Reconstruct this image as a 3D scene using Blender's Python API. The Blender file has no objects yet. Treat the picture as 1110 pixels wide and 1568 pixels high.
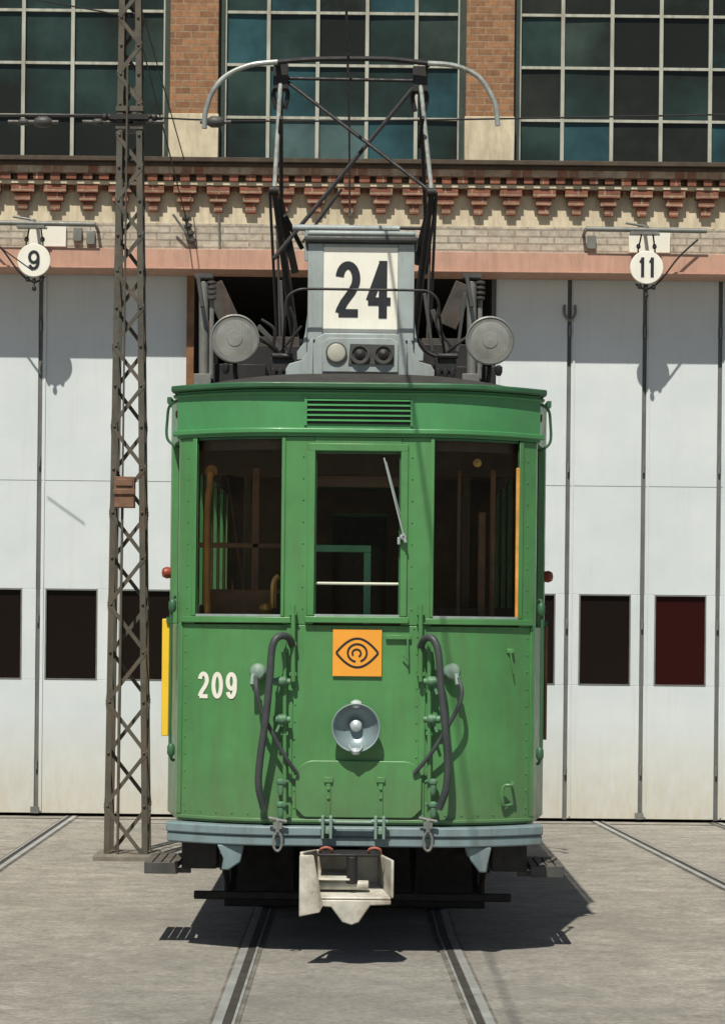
import bpy, bmesh, math, random
from mathutils import Vector, Matrix
random.seed(7)
sc = bpy.context.scene
# ------------------------------------------------------------------ survey helpers
FPX, DIST, HZ, PX, PY, TH = 3892.0, 14.0, 1.79, 555.0, 970.0, math.radians(0.6)
XC = -0.033            # tram centre line
def W(u, v, y):
    dx, dy = u-PX, v-PY
    x = dx*math.cos(TH)+dy*math.sin(TH); z = -dx*math.sin(TH)+dy*math.cos(TH)
    s = FPX/(y+DIST)
    return Vector((x/s, y, HZ-z/s))
def Yf(x):
    t = max(0, (abs(x-XC)-0.40)/0.60)
    return 0.28*t*t
def F(u, v, off=0.0):
    y = 0
    for _ in range(8):
        p = W(u, v, y-off); y = Yf(p.x)
    return Vector((p.x, y-off, p.z))
# ------------------------------------------------------------------ materials
def newmat(name):
    m = bpy.data.materials.new(name); m.use_nodes = True
    nt = m.node_tree; b = nt.nodes['Principled BSDF']
    return m, nt, b
def N(nt, t, **k):
    n = nt.nodes.new(t)
    for a, v in k.items(): setattr(n, a, v)
    return n
def noise(nt, scale, detail=5, vec=None, rough=0.6, stretch=None):
    tc = N(nt, 'ShaderNodeTexCoord')
    n = N(nt, 'ShaderNodeTexNoise'); n.inputs['Scale'].default_value = scale
    n.inputs['Detail'].default_value = detail; n.inputs['Roughness'].default_value = rough
    if stretch:
        mp = N(nt, 'ShaderNodeMapping'); mp.inputs['Scale'].default_value = stretch
        nt.links.new(tc.outputs['Object'], mp.inputs[0]); nt.links.new(mp.outputs[0], n.inputs['Vector'])
    else: nt.links.new(tc.outputs['Object'], n.inputs['Vector'])
    return n.outputs['Fac']
def ramp(nt, fac, stops):
    r = N(nt, 'ShaderNodeValToRGB'); el = r.color_ramp.elements
    el[0].position, el[0].color = stops[0][0], (*stops[0][1], 1)
    el[1].position, el[1].color = stops[-1][0], (*stops[-1][1], 1)
    for p, c in stops[1:-1]:
        e = el.new(p); e.color = (*c, 1)
    nt.links.new(fac, r.inputs[0]); return r.outputs[0]
def mixc(nt, fac, a, b, mode='MIX'):
    m = N(nt, 'ShaderNodeMix', data_type='RGBA', blend_type=mode)
    for i, v in ((0, fac), (6, a), (7, b)):
        if isinstance(v, bpy.types.NodeSocket): nt.links.new(v, m.inputs[i])
        elif i == 0: m.inputs[0].default_value = v
        else: m.inputs[i].default_value = (*v, 1)
    return m.outputs[2]
def bump(nt, b, fac, strength=0.3, dist=0.01):
    n = N(nt, 'ShaderNodeBump'); n.inputs['Strength'].default_value = strength; n.inputs['Distance'].default_value = dist
    nt.links.new(fac, n.inputs['Height']); nt.links.new(n.outputs[0], b.inputs['Normal'])
def lowdust(nt, c, z0, z1, amt, col):
    tc = N(nt, 'ShaderNodeTexCoord'); sp = N(nt, 'ShaderNodeSeparateXYZ'); nt.links.new(tc.outputs['Object'], sp.inputs[0])
    mr = N(nt, 'ShaderNodeMapRange'); nt.links.new(sp.outputs['Z'], mr.inputs[0])
    mr.inputs[1].default_value = z0; mr.inputs[2].default_value = z1; mr.inputs[3].default_value = amt; mr.inputs[4].default_value = 0
    mm = N(nt, 'ShaderNodeMath', operation='MULTIPLY'); nt.links.new(mr.outputs[0], mm.inputs[0]); nt.links.new(noise(nt, 4, 8, stretch=(3, 3, 1), rough=0.7), mm.inputs[1])
    return mixc(nt, mm.outputs[0], c, col)
def paint(name, col, rough=0.45, metal=0.0, var=0.15, scale=4.0, dirt=None, dirtamt=0.35, coat=0.0, bmp=0.05, streak=True, wav=0, low=None):
    m, nt, b = newmat(name)
    c = ramp(nt, noise(nt, scale), [(0.3, tuple(x*(1-var) for x in col)), (0.7, tuple(min(1, x*(1+var)) for x in col))])
    if dirt:
        f = noise(nt, 3.0, 8, stretch=(4, 4, 0.7) if streak else None, rough=0.7)
        fr = ramp(nt, f, [(0.45, (0, 0, 0)), (0.75, (dirtamt,)*3)])
        c = mixc(nt, fr, c, dirt)
        f2 = ramp(nt, noise(nt, 38, 5, rough=0.8), [(0.62, (0, 0, 0)), (0.74, (dirtamt*0.8,)*3)])
        c = mixc(nt, f2, c, dirt)
    if low: c = lowdust(nt, c, *low)
    nt.links.new(c, b.inputs['Base Color'])
    r = ramp(nt, noise(nt, scale*3), [(0.3, (rough*0.8,)*3), (0.7, (min(1, rough*1.25),)*3)])
    nt.links.new(r, b.inputs['Roughness'])
    b.inputs['Metallic'].default_value = metal
    b.inputs['Coat Weight'].default_value = coat
    if wav: bump(nt, b, noise(nt, 3.5, 2), wav, 0.03)
    elif bmp: bump(nt, b, noise(nt, 25, 4), bmp, 0.01)
    return m
GREEN = paint('green_paint', (0.074, 0.242, 0.080), 0.40, var=0.13, scale=2.2, dirt=(0.085, 0.13, 0.055), dirtamt=0.5, coat=0.1, wav=0.25, low=(0.72, 1.15, 0.9, (0.12, 0.15, 0.085)))
GREEN_L = paint('green_paint_fascia', (0.066, 0.260, 0.095), 0.35, var=0.12, scale=2.5, dirt=(0.07, 0.13, 0.06), coat=0.12, wav=0.22)
GREEN_D = paint('green_paint_dark', (0.030, 0.115, 0.05), 0.45, var=0.2, dirt=(0.05, 0.06, 0.04))
BLUEG = paint('bluegrey_paint', (0.17, 0.24, 0.26), 0.5, var=0.15, dirt=(0.12, 0.12, 0.10), dirtamt=0.7)
GREYBOX = paint('grey_box_paint', (0.30, 0.35, 0.355), 0.5, var=0.1, dirt=(0.17, 0.16, 0.13), dirtamt=0.7)
SOCK = paint('grey_green_socket', (0.17, 0.27, 0.22), 0.5, var=0.2, scale=10, dirt=(0.15, 0.14, 0.10))
DGREY = paint('dark_grey_metal', (0.05, 0.052, 0.05), 0.55, var=0.3, scale=9, dirt=(0.10, 0.07, 0.05))
MGREY = paint('mid_grey_metal', (0.18, 0.19, 0.18), 0.5, 0.2, var=0.2, scale=9, dirt=(0.12, 0.09, 0.06))
BLACK = paint('black_iron', (0.010, 0.010, 0.011), 0.6, var=0.4, scale=6, dirt=(0.04, 0.028, 0.02), dirtamt=0.4)
RUBBER = paint('rubber_hose', (0.045, 0.055, 0.058), 0.5, var=0.25, scale=12, dirt=(0.10, 0.10, 0.09))
ROOFM = paint('roof_canvas', (0.035, 0.033, 0.03), 0.85, var=0.3, scale=5, dirt=(0.07, 0.06, 0.05))
STEELW = paint('coupler_steel', (0.50, 0.49, 0.43), 0.5, 0.0, var=0.25, scale=9, dirt=(0.17, 0.11, 0.065), dirtamt=1.0, streak=False)
WHITE = paint('white_paint', (0.78, 0.77, 0.69), 0.5, var=0.04, dirt=(0.6, 0.57, 0.48))
INK = paint('black_lettering', (0.012, 0.014, 0.02), 0.5, var=0.1)
ORANGE = paint('orange_plate', (0.80, 0.34, 0.035), 0.45, var=0.05)
YELLOW = paint('yellow_panel', (0.80, 0.52, 0.03), 0.45, var=0.06)
WOOD = paint('varnished_wood', (0.60, 0.28, 0.055), 0.4, var=0.25, scale=10, dirt=(0.30, 0.11, 0.03))
DWOOD = paint('dark_interior_wood', (0.075, 0.042, 0.02), 0.5, var=0.35, scale=6, dirt=(0.04, 0.025, 0.012))
MWOOD = paint('brown_timber', (0.19, 0.09, 0.038), 0.5, var=0.3, scale=8, dirt=(0.08, 0.04, 0.02))
INTER = paint('interior_dark', (0.03, 0.024, 0.018), 0.6, var=0.3)
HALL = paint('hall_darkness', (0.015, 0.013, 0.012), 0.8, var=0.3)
BRASS = paint('brass', (0.55, 0.32, 0.09), 0.35, 0.5, var=0.2)
RED = paint('red_lens', (0.25, 0.045, 0.03), 0.4, var=0.1)
RUST = paint('rusty_box', (0.17, 0.09, 0.055), 0.7, var=0.35, scale=14, dirt=(0.08, 0.05, 0.04), streak=False)
MAST = paint('mast_steel', (0.078, 0.076, 0.062), 0.7, 0.1, var=0.3, scale=7, dirt=(0.13, 0.07, 0.035), dirtamt=0.6)
SALMON = paint('salmon_beam', (0.49, 0.285, 0.21), 0.6, var=0.1, dirt=(0.28, 0.17, 0.12), dirtamt=0.7)
CREAM = paint('cream_render', (0.58, 0.51, 0.37), 0.9, var=0.14, scale=5, dirt=(0.28, 0.22, 0.15), dirtamt=0.75)
LEDGE = paint('dark_ledge', (0.065, 0.045, 0.03), 0.8, var=0.3, scale=5, dirt=(0.05, 0.06, 0.05))
MULL = paint('pale_mullion', (0.40, 0.41, 0.35), 0.6, var=0.12, dirt=(0.17, 0.14, 0.10), dirtamt=0.8)
FRAMEG = paint('dark_green_frame', (0.028, 0.045, 0.035), 0.5, var=0.2)
GAP = paint('door_gap', (0.12, 0.125, 0.12), 0.8, var=0.2)
STEELR = paint('rail_steel', (0.44, 0.45, 0.44), 0.45, 0.4, var=0.2, scale=5, dirt=(0.18, 0.15, 0.12), streak=False)
GROOVE = paint('rail_groove', (0.04, 0.035, 0.03), 0.9, var=0.4, scale=8)
BEDM = paint('dark_rail_bedding', (0.145, 0.135, 0.115), 0.9, var=0.5, scale=5, bmp=0.3)
CONC = paint('concrete_footing', (0.17, 0.155, 0.13), 0.9, var=0.2, scale=9, dirt=(0.10, 0.08, 0.06), bmp=0.4)
def door_mat():
    m, nt, b = newmat('door_white_paint')
    base = ramp(nt, noise(nt, 1.3), [(0.3, (0.555, 0.61, 0.635)), (0.7, (0.635, 0.685, 0.70))])
    st = ramp(nt, noise(nt, 2.2, 8, stretch=(6, 6, 0.35), rough=0.7), [(0.52, (0, 0, 0)), (0.82, (0.35,)*3)])
    c = mixc(nt, st, base, (0.45, 0.45, 0.40))
    c = lowdust(nt, c, 0.0, 1.0, 1.1, (0.46, 0.38, 0.24))
    nt.links.new(c, b.inputs['Base Color']); b.inputs['Roughness'].default_value = 0.5
    bump(nt, b, noise(nt, 2.5, 3), 0.25, 0.02)
    return m
DOOR = door_mat()
def brick_mat(name, c1, c2, mortar, bw=0.25, rh=0.078, ms=0.009, noise_c=None, amt=0.5):
    m, nt, b = newmat(name)
    tc = N(nt, 'ShaderNodeTexCoord'); sp = N(nt, 'ShaderNodeSeparateXYZ'); cb = N(nt, 'ShaderNodeCombineXYZ')
    nt.links.new(tc.outputs['Object'], sp.inputs[0])
    ad = N(nt, 'ShaderNodeMath', operation='ADD'); nt.links.new(sp.outputs['X'], ad.inputs[0]); nt.links.new(sp.outputs['Y'], ad.inputs[1])
    nt.links.new(ad.outputs[0], cb.inputs[0]); nt.links.new(sp.outputs['Z'], cb.inputs[1])
    br = N(nt, 'ShaderNodeTexBrick'); nt.links.new(cb.outputs[0], br.inputs['Vector'])
    br.inputs['Color1'].default_value = (*c1, 1); br.inputs['Color2'].default_value = (*c2, 1); br.inputs['Mortar'].default_value = (*mortar, 1)
    br.inputs['Scale'].default_value = 1; br.inputs['Brick Width'].default_value = bw; br.inputs['Row Height'].default_value = rh
    br.inputs['Mortar Size'].default_value = ms; br.inputs['Bias'].default_value = 0
    c = br.outputs['Color']
    f = ramp(nt, noise(nt, 2.5, 8, rough=0.75), [(0.4, (0, 0, 0)), (0.7, (amt,)*3)])
    c = mixc(nt, f, c, noise_c or (0.15, 0.1, 0.07))
    f = ramp(nt, noise(nt, 16, 4, rough=0.75), [(0.3, (0.65,)*3), (0.7, (1.2,)*3)])
    c = mixc(nt, 1.0, c, f, 'MULTIPLY')
    nt.links.new(c, b.inputs['Base Color']); b.inputs['Roughness'].default_value = 0.9
    inv = N(nt, 'ShaderNodeMath', operation='SUBTRACT'); inv.inputs[0].default_value = 1; nt.links.new(br.outputs['Fac'], inv.inputs[1])
    bump(nt, b, inv.outputs[0], 0.6, 0.01)
    return m
BRICK = brick_mat('brown_brick', (0.33, 0.165, 0.08), (0.19, 0.09, 0.045), (0.28, 0.20, 0.13), 0.15, 0.066, 0.007, noise_c=(0.33, 0.19, 0.10))
BRICKR = brick_mat('red_brick', (0.30, 0.105, 0.062), (0.20, 0.07, 0.045), (0.36, 0.26, 0.18), noise_c=(0.15, 0.075, 0.05), amt=0.7)
BRICKC = brick_mat('cream_and_red_course', (0.52, 0.44, 0.32), (0.30, 0.11, 0.065), (0.40, 0.33, 0.24), 0.11, 0.2, 0.01, noise_c=(0.28, 0.19, 0.13))
BRICKW = brick_mat('whitewashed_brick', (0.50, 0.465, 0.385), (0.40, 0.37, 0.30), (0.27, 0.24, 0.20), 0.25, 0.066, 0.008, noise_c=(0.38, 0.29, 0.22), amt=0.6)
def ground_mat():
    m, nt, b = newmat('worn_concrete_ground')
    base = ramp(nt, noise(nt, 0.8, 9, rough=0.7), [(0.28, (0.235, 0.22, 0.19)), (0.5, (0.33, 0.31, 0.268)), (0.72, (0.43, 0.40, 0.345))])
    fine = ramp(nt, noise(nt, 26, 8, rough=0.85), [(0.34, (0.45,)*3), (0.66, (1.4,)*3)])
    c = mixc(nt, 1.0, base, fine, 'MULTIPLY')
    mid = ramp(nt, noise(nt, 5, 8, rough=0.75), [(0.35, (0.72,)*3), (0.65, (1.2,)*3)])
    c = mixc(nt, 1.0, c, mid, 'MULTIPLY')
    stv = ramp(nt, noise(nt, 1.6, 8, stretch=(0.35, 2.0, 1), rough=0.75), [(0.45, (0, 0, 0)), (0.70, (0.5,)*3)])
    c = mixc(nt, stv, c, (0.20, 0.19, 0.17))
    tc = N(nt, 'ShaderNodeTexCoord')
    vo = N(nt, 'ShaderNodeTexVoronoi', feature='DISTANCE_TO_EDGE'); vo.inputs['Scale'].default_value = 0.3
    nz = N(nt, 'ShaderNodeTexNoise'); nz.inputs['Scale'].default_value = 2.0; nz.inputs['Detail'].default_value = 8
    nt.links.new(tc.outputs['Object'], nz.inputs['Vector'])
    va = N(nt, 'ShaderNodeVectorMath', operation='MULTIPLY_ADD'); va.inputs[1].default_value = (0.6, 0.6, 0)
    nt.links.new(nz.outputs['Color'], va.inputs[0]); nt.links.new(tc.outputs['Object'], va.inputs[2])
    nt.links.new(va.outputs[0], vo.inputs['Vector'])
    cr = ramp(nt, vo.outputs['Distance'], [(0.0, (0.3,)*3), (0.005, (0, 0, 0))])
    c = mixc(nt, cr, c, (0.12, 0.11, 0.10))
    sp = N(nt, 'ShaderNodeSeparateXYZ'); nt.links.new(tc.outputs['Object'], sp.inputs[0])
    ab = N(nt, 'ShaderNodeMath', operation='ABSOLUTE'); nt.links.new(sp.outputs['X'], ab.inputs[0])
    mr = N(nt, 'ShaderNodeMapRange'); nt.links.new(ab.outputs[0], mr.inputs[0])
    mr.inputs[1].default_value = 0.2; mr.inputs[2].default_value = 2.2; mr.inputs[3].default_value = 0.75; mr.inputs[4].default_value = 0
    mm = N(nt, 'ShaderNodeMath', operation='MULTIPLY'); nt.links.new(mr.outputs[0], mm.inputs[0]); nt.links.new(noise(nt, 2.0, 7, rough=0.7), mm.inputs[1])
    c = mixc(nt, mm.outputs[0], c, (0.15, 0.15, 0.145))
    nt.links.new(c, b.inputs['Base Color']); b.inputs['Roughness'].default_value = 0.9
    bump(nt, b, noise(nt, 30, 6, rough=0.8), 0.7, 0.012)
    return m
GROUND = ground_mat()
def pane_mat(i, col, k):
    m, nt, b = newmat('window_pane_%d' % i)
    c = ramp(nt, noise(nt, 0.75, 6, rough=0.6), [(0.38, (0.016*k, 0.019*k, 0.016*k)), (0.5, tuple(x*0.8*k for x in col)), (0.62, tuple(x*1.3*k for x in col))])
    nt.links.new(c, b.inputs['Base Color']); b.inputs['Roughness'].default_value = 0.2
    b.inputs['IOR'].default_value = 1.3
    bump(nt, b, noise(nt, 3, 2), 0.15, 0.02)
    return m
PANES = [pane_mat(0, (0.026, 0.046, 0.042), 1), pane_mat(1, (0.028, 0.072, 0.083), 1), pane_mat(2, (0.040, 0.058, 0.052), 1), pane_mat(3, (0.024, 0.027, 0.023), 0.9), pane_mat(4, (0.06, 0.10, 0.10), 1.1)]
DGLASS, nt, b = newmat('dark_door_glass'); b.inputs['Base Color'].default_value = (0.010, 0.007, 0.006, 1); b.inputs['Roughness'].default_value = 0.12; b.inputs['IOR'].default_value = 1.2
RGLASS, nt, b = newmat('red_backed_glass'); b.inputs['Base Color'].default_value = (0.026, 0.005, 0.005, 1); b.inputs['Roughness'].default_value = 0.15; b.inputs['IOR'].default_value = 1.2
def glass():
    m, nt, b = newmat('tram_glass'); nt.nodes.remove(b)
    fr = N(nt, 'ShaderNodeFresnel'); fr.inputs['IOR'].default_value = 1.24
    tr = N(nt, 'ShaderNodeBsdfTransparent'); tr.inputs[0].default_value = (0.88, 0.90, 0.86, 1)
    gl = N(nt, 'ShaderNodeBsdfGlossy'); gl.inputs['Roughness'].default_value = 0.03
    mx = N(nt, 'ShaderNodeMixShader'); nt.links.new(fr.outputs[0], mx.inputs[0]); nt.links.new(tr.outputs[0], mx.inputs[1]); nt.links.new(gl.outputs[0], mx.inputs[2])
    nt.links.new(mx.outputs[0], nt.nodes['Material Output'].inputs[0])
    return m
GLASS = glass()
def lens():
    m, nt, b = newmat('lamp_lens')
    tc = N(nt, 'ShaderNodeTexCoord'); w = N(nt, 'ShaderNodeTexWave'); w.inputs['Scale'].default_value = 34; w.inputs['Distortion'].default_value = 0.3
    nt.links.new(tc.outputs['Object'], w.inputs['Vector']); bump(nt, b, w.outputs['Fac'], 0.3, 0.006)
    c = ramp(nt, noise(nt, 7, 4), [(0.3, (0.20, 0.205, 0.19)), (0.7, (0.34, 0.345, 0.32))])
    nt.links.new(c, b.inputs['Base Color']); b.inputs['Metallic'].default_value = 0.25; b.inputs['Roughness'].default_value = 0.35
    return m
LENS = lens()
CHROME = paint('reflector_silver', (0.50, 0.56, 0.58), 0.35, 0.3, var=0.1)
# ------------------------------------------------------------------ mesh builder
class MB:
    def __init__(s, tf=None): s.v = []; s.f = []; s.tf = tf
    def add(s, vs, fs):
        o = len(s.v)
        for p in vs:
            p = Vector(p); s.v.append(s.tf(p) if s.tf else p)
        s.f += [tuple(i+o for i in f) for f in fs]; return s
    def hexa(s, p):
        return s.add(p, [(0,1,2,3),(4,7,6,5),(0,4,5,1),(1,5,6,2),(2,6,7,3),(3,7,4,0)])
    def box(s, x0, x1, y0, y1, z0, z1):
        return s.hexa([(x0,y0,z0),(x1,y0,z0),(x1,y1,z0),(x0,y1,z0),(x0,y0,z1),(x1,y0,z1),(x1,y1,z1),(x0,y1,z1)])
    def bar(s, a, b, w, h, up=(0,1,0)):
        a, b = Vector(a), Vector(b); d = (b-a).normalized(); n = Vector(up); n = (n-d*n.dot(d)).normalized(); t = d.cross(n)
        n *= h/2; t *= w/2
        return s.hexa([a-n-t, a+n-t, a+n+t, a-n+t, b-n-t, b+n-t, b+n+t, b-n+t])
    def tube(s, path, r, n=10, closed=False):
        P = [Vector(p) for p in path]; m = len(P); R = r if isinstance(r, (list, tuple)) else [r]*m
        vs = []; prev = None
        for i, p in enumerate(P):
            if closed: t = P[(i+1) % m]-P[i-1]
            else: t = P[min(i+1, m-1)]-P[max(i-1, 0)]
            t.normalize()
            if prev is None:
                prev = t.orthogonal().normalized()
            prev = (prev-t*prev.dot(t)).normalized(); q = t.cross(prev)
            for k in range(n):
                a = 2*math.pi*k/n; vs.append(p+(prev*math.cos(a)+q*math.sin(a))*R[i])
        fs = []
        for i in range(m if closed else m-1):
            j = (i+1) % m
            for k in range(n): fs.append((i*n+k, i*n+(k+1) % n, j*n+(k+1) % n, j*n+k))
        if not closed: fs += [tuple(range(n))[::-1], tuple((m-1)*n+k for k in range(n))]
        return s.add(vs, fs)
    def lathe(s, c, axis, prof, n=32):
        c = Vector(c); ax = Vector(axis).normalized(); a = ax.orthogonal().normalized(); b = ax.cross(a)
        vs = []
        for r, h in prof:
            for k in range(n):
                t = 2*math.pi*k/n; vs.append(c+ax*h+(a*math.cos(t)+b*math.sin(t))*r)
        fs = []
        for i in range(len(prof)-1):
            for k in range(n): fs.append((i*n+k, i*n+(k+1) % n, (i+1)*n+(k+1) % n, (i+1)*n+k))
        if prof[0][0] > 1e-4: fs.append(tuple(range(n))[::-1])
        if prof[-1][0] > 1e-4: fs.append(tuple((len(prof)-1)*n+k for k in range(n)))
        return s.add(vs, fs)
    def surf(s, c, axis, prof, n=40):   # open lathe surface (no caps)
        k0 = len(s.f); s.lathe(c, axis, prof, n); s.f = s.f[:k0+(len(prof)-1)*n]; return s
    def cp(s, x0, x1, z0, z1, out, thick=0.04, n=None, yf=Yf):
        n = n or max(2, int(abs(x1-x0)/0.05))
        vs = []; fz = lambda z, x: z(x) if callable(z) else z
        for i in range(n+1):
            x = x0+(x1-x0)*i/n; y = yf(x)-out; a, b = fz(z0, x), fz(z1, x)
            vs += [(x, y, a), (x, y, b), (x, y+thick, b), (x, y+thick, a)]
        fs = [(0,1,2,3), (n*4+3, n*4+2, n*4+1, n*4)]
        for i in range(n):
            for k in range(4): fs.append((i*4+k, i*4+(k+1) % 4, i*4+4+(k+1) % 4, i*4+4+k))
        return s.add(vs, fs)
    def sheet(s, x0, x1, z0, z1, out, n=8):
        vs = []
        for i in range(n+1):
            x = x0+(x1-x0)*i/n; y = Yf(x)-out; vs += [(x, y, z0), (x, y, z1)]
        return s.add(vs, [(2*i, 2*i+2, 2*i+3, 2*i+1) for i in range(n)])
    def prism(s, pts, y0, y1):
        n = len(pts)
        vs = [(x, y0, z) for x, z in pts]+[(x, y1, z) for x, z in pts]
        return s.add(vs, [tuple(range(n)), tuple(range(2*n-1, n-1, -1))]+[(i, (i+1) % n, n+(i+1) % n, n+i) for i in range(n)])
    def out(s, name, mat, parent=None, bevel=0, smooth=True, recalc=True):
        me = bpy.data.meshes.new(name); me.from_pydata([tuple(p) for p in s.v], [], s.f); me.update()
        if recalc:
            bm = bmesh.new(); bm.from_mesh(me)
            bmesh.ops.recalc_face_normals(bm, faces=bm.faces); bm.to_mesh(me); bm.free()
        if smooth:
            for p in me.polygons: p.use_smooth = True
            me.set_sharp_from_angle(angle=math.radians(35))
        me.materials.append(mat)
        ob = bpy.data.objects.new(name, me); sc.collection.objects.link(ob)
        if parent:
            ob.parent = parent; ob.matrix_parent_inverse = Matrix.Translation(-parent.location)
        if bevel:
            md = ob.modifiers.new('bevel', 'BEVEL'); md.width = bevel; md.segments = 2; md.limit_method = 'ANGLE'; md.angle_limit = math.radians(50)
        return ob
def empty(name, loc=(0, 0, 0)):
    e = bpy.data.objects.new(name, None); e.location = loc; sc.collection.objects.link(e); e.empty_display_size = 0.3; return e
def smooth_path(pts, sub=6):
    P = [Vector(p) for p in pts]; out = []
    for i in range(len(P)-1):
        p0, p1, p2, p3 = P[max(i-1, 0)], P[i], P[i+1], P[min(i+2, len(P)-1)]
        for k in range(sub):
            t = k/sub
            out.append(0.5*((2*p1)+(p2-p0)*t+(2*p0-5*p1+4*p2-p3)*t*t+(3*p1-p0-3*p2+p3)*t**3))
    out.append(P[-1]); return out
def arc(cx, cy, rx, ry, a0, a1, n=18):
    return [(cx+rx*math.cos(math.radians(a0+(a1-a0)*i/n)), cy+ry*math.sin(math.radians(a0+(a1-a0)*i/n))) for i in range(n+1)]
GLY = {'0': [arc(.5, .5, .5, .5, 0, 360, 40)],
       '1': [[(.62, -.1), (.62, 1.1)], [(.66, 1.0), (.15, .78)]],
       '2': [arc(.5, .72, .48, .28, 172, -28, 24)+[(.72, .44), (.28, .22), (.06, .06), (.02, 0)], [(-.03, 0), (1.1, 0)]],
       '4': [[(.70, 1.04), (0, .26)], [(-.10, .25), (1.12, .25)], [(.70, 1.10), (.70, -.10)]],
       '9': [arc(.5, .68, .48, .32, 0, 360, 36), [(.98, .68)]+arc(.48, .42, .50, .42, 0, -150, 20)]}
def digits(name, spec, stroke, yfun, mat, parent):
    mb = MB()
    for ci, (ch, x0, x1, z0, z1) in enumerate(spec):
        h = stroke/2; X0, X1, Z0, Z1 = x0+h, x1-h, z0+h, z1-h
        for si, st in enumerate(GLY[ch]):
            pts = [(X0+a*(X1-X0), Z0+b_*(Z1-Z0)) for a, b_ in st]; n = len(pts); vs = []
            closed = ch in '09' and si == 0
            for i, p in enumerate(pts):
                if closed and i in (0, n-1): q0, q1 = pts[n-2], pts[1]
                else: q0, q1 = pts[max(i-1, 0)], pts[min(i+1, n-1)]
                dx, dz = q1[0]-q0[0], q1[1]-q0[1]; l = math.hypot(dx, dz) or 1
                for sg in (-1, 1):
                    xx = p[0]-sg*dz/l*h; vs.append((xx, yfun(xx)-0.0006*si, p[1]+sg*dx/l*h))
            mb.add(vs, [(2*i, 2*i+1, 2*i+3, 2*i+2) for i in range(n-1)])
    return mb.out(name, mat, parent, smooth=False)
# ------------------------------------------------------------------ ground and tracks
MB().add([(-300, -300, 0), (300, -300, 0), (300, 300, 0), (-300, 300, 0)], [(0, 1, 2, 3)]).out('ground', GROUND, smooth=False)
trk = empty('tram_track')
def rail(path, nm):
    P = [Vector((x, y, 0)) for x, y in path]
    sgn = 1 if nm.endswith('l') else -1
    for nmx, off, w, z, m in (('bed', 0.0, 0.14, 0.004, BEDM), ('head', -0.030, 0.044, 0.009, STEELR), ('groove', 0.014, 0.038, 0.0085, GROOVE), ('lip', 0.042, 0.014, 0.0095, STEELR)):
        vs = []
        for p in P: vs += [(p.x+sgn*off-w/2, p.y, z), (p.x+sgn*off+w/2, p.y, z)]
        MB().add(vs, [(2*i, 2*i+1, 2*i+3, 2*i+2) for i in range(len(P)-1)]).out(nm+'_'+nmx, m, trk, smooth=False)
rail([(-0.61, -40), (-0.61, -3), (-0.615, 1), (-0.615, 17)], 'main_l')
rail([(0.60, -40), (0.585, -3), (0.51, 1), (0.51, 17)], 'main_r')
rail([(-3.84, -40), (-3.84, 3), (-3.88, 10.3)], 'west_l'); rail([(-2.68, -40), (-2.70, 3), (-2.76, 10.3)], 'west_r')
rail([(5.2, -25), (2.62, 4), (2.27, 10.3)], 'east_l'); rail([(6.35, -25), (3.77, 4), (3.40, 10.3)], 'east_r')
MB().box(-12, 12, 10.0, 10.05, -0.02, 0.0035).out('door_sill_joint', GROOVE, trk, smooth=False)
# ------------------------------------------------------------------ depot building
bld = empty('depot_building', (0, 10, 0))
WY = 10.0; XA, XB = -15.6, 15.2
PER, PC = 2.794, -1.645
zsill, ph, nrow = 6.18, 0.50, 8
ztop = zsill+ph*nrow
piers = MB(); creams = MB(); mull = MB(); frm = MB(); hor = MB(); panes = [MB() for _ in PANES]
for k in range(-5, 7):
    c = PC+k*PER
    if c < XA-1 or c > XB+2: continue
    piers.box(c-0.228, c+0.228, WY, WY+0.4, 6.68, ztop)
    creams.box(c-0.236, c+0.236, WY-0.02, WY+0.4, 6.232, 6.68)
    x0, x1 = c+0.228, c+PER-0.228
    if x1 > XB+1: continue
    cw = (x1-x0)/5
    for e in (x0+0.001, x1-0.056): frm.box(e, e+0.055, WY+0.10, WY+0.2, zsill, ztop)
    for i in range(1, 5):
        mull.box(x0+i*cw-0.017, x0+i*cw+0.017, WY+0.13, WY+0.19, zsill, ztop)
    mull.box(x0+0.057, x0+0.072, WY+0.12, WY+0.19, zsill, ztop); mull.box(x1-0.072, x1-0.058, WY+0.12, WY+0.19, zsill, ztop)
    for r in range(1, nrow+1):
        z = zsill+r*ph; hor.box(x0+0.077, x1-0.077, WY+0.141, WY+0.188, z-0.013, z+0.013)
    for i in range(5):
        for r in range(nrow):
            a, b_ = x0+i*cw, x0+(i+1)*cw; z0, z1 = zsill+r*ph, zsill+(r+1)*ph
            t1, t2 = random.uniform(-.004, .004), random.uniform(-.004, .004)
            wgt = [7, 1, 3, 1.5, 0.3] if k < 0 else ([4, 3.5, 2, 1, 0.6] if k == 0 else [2.5, 1.0, 1, 7, 0.2])
            pm = random.choices(range(5), wgt)[0]
            panes[pm].add([(a, WY+0.17+t1, z0), (b_, WY+0.17-t1, z0), (b_, WY+0.17+t2, z1), (a, WY+0.17-t2+t1, z1)], [(0, 1, 2, 3)])
piers.out('brick_pier', BRICK, bld, 0.004); creams.out('pier_base_block', CREAM, bld, 0.008)
frm.out('window_frame', FRAMEG, bld); mull.out('window_mullions', MULL, bld); hor.out('window_transoms', MULL, bld)
for i, p in enumerate(panes): p.out('window_panes_%d' % i, PANES[i], bld, smooth=False)
MB().box(XA, XB, WY+0.30, WY+0.4, 6.15, ztop).out('window_backing', INTER, bld)
MB().box(XA, XB, WY, WY+0.4, ztop+0.002, ztop+1.0).out('upper_wall', BRICK, bld)
MB().box(XA-0.1, XB+0.1, WY-0.18, WY+0.5, ztop+1.002, ztop+1.2).out('parapet', LEDGE, bld)
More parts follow.
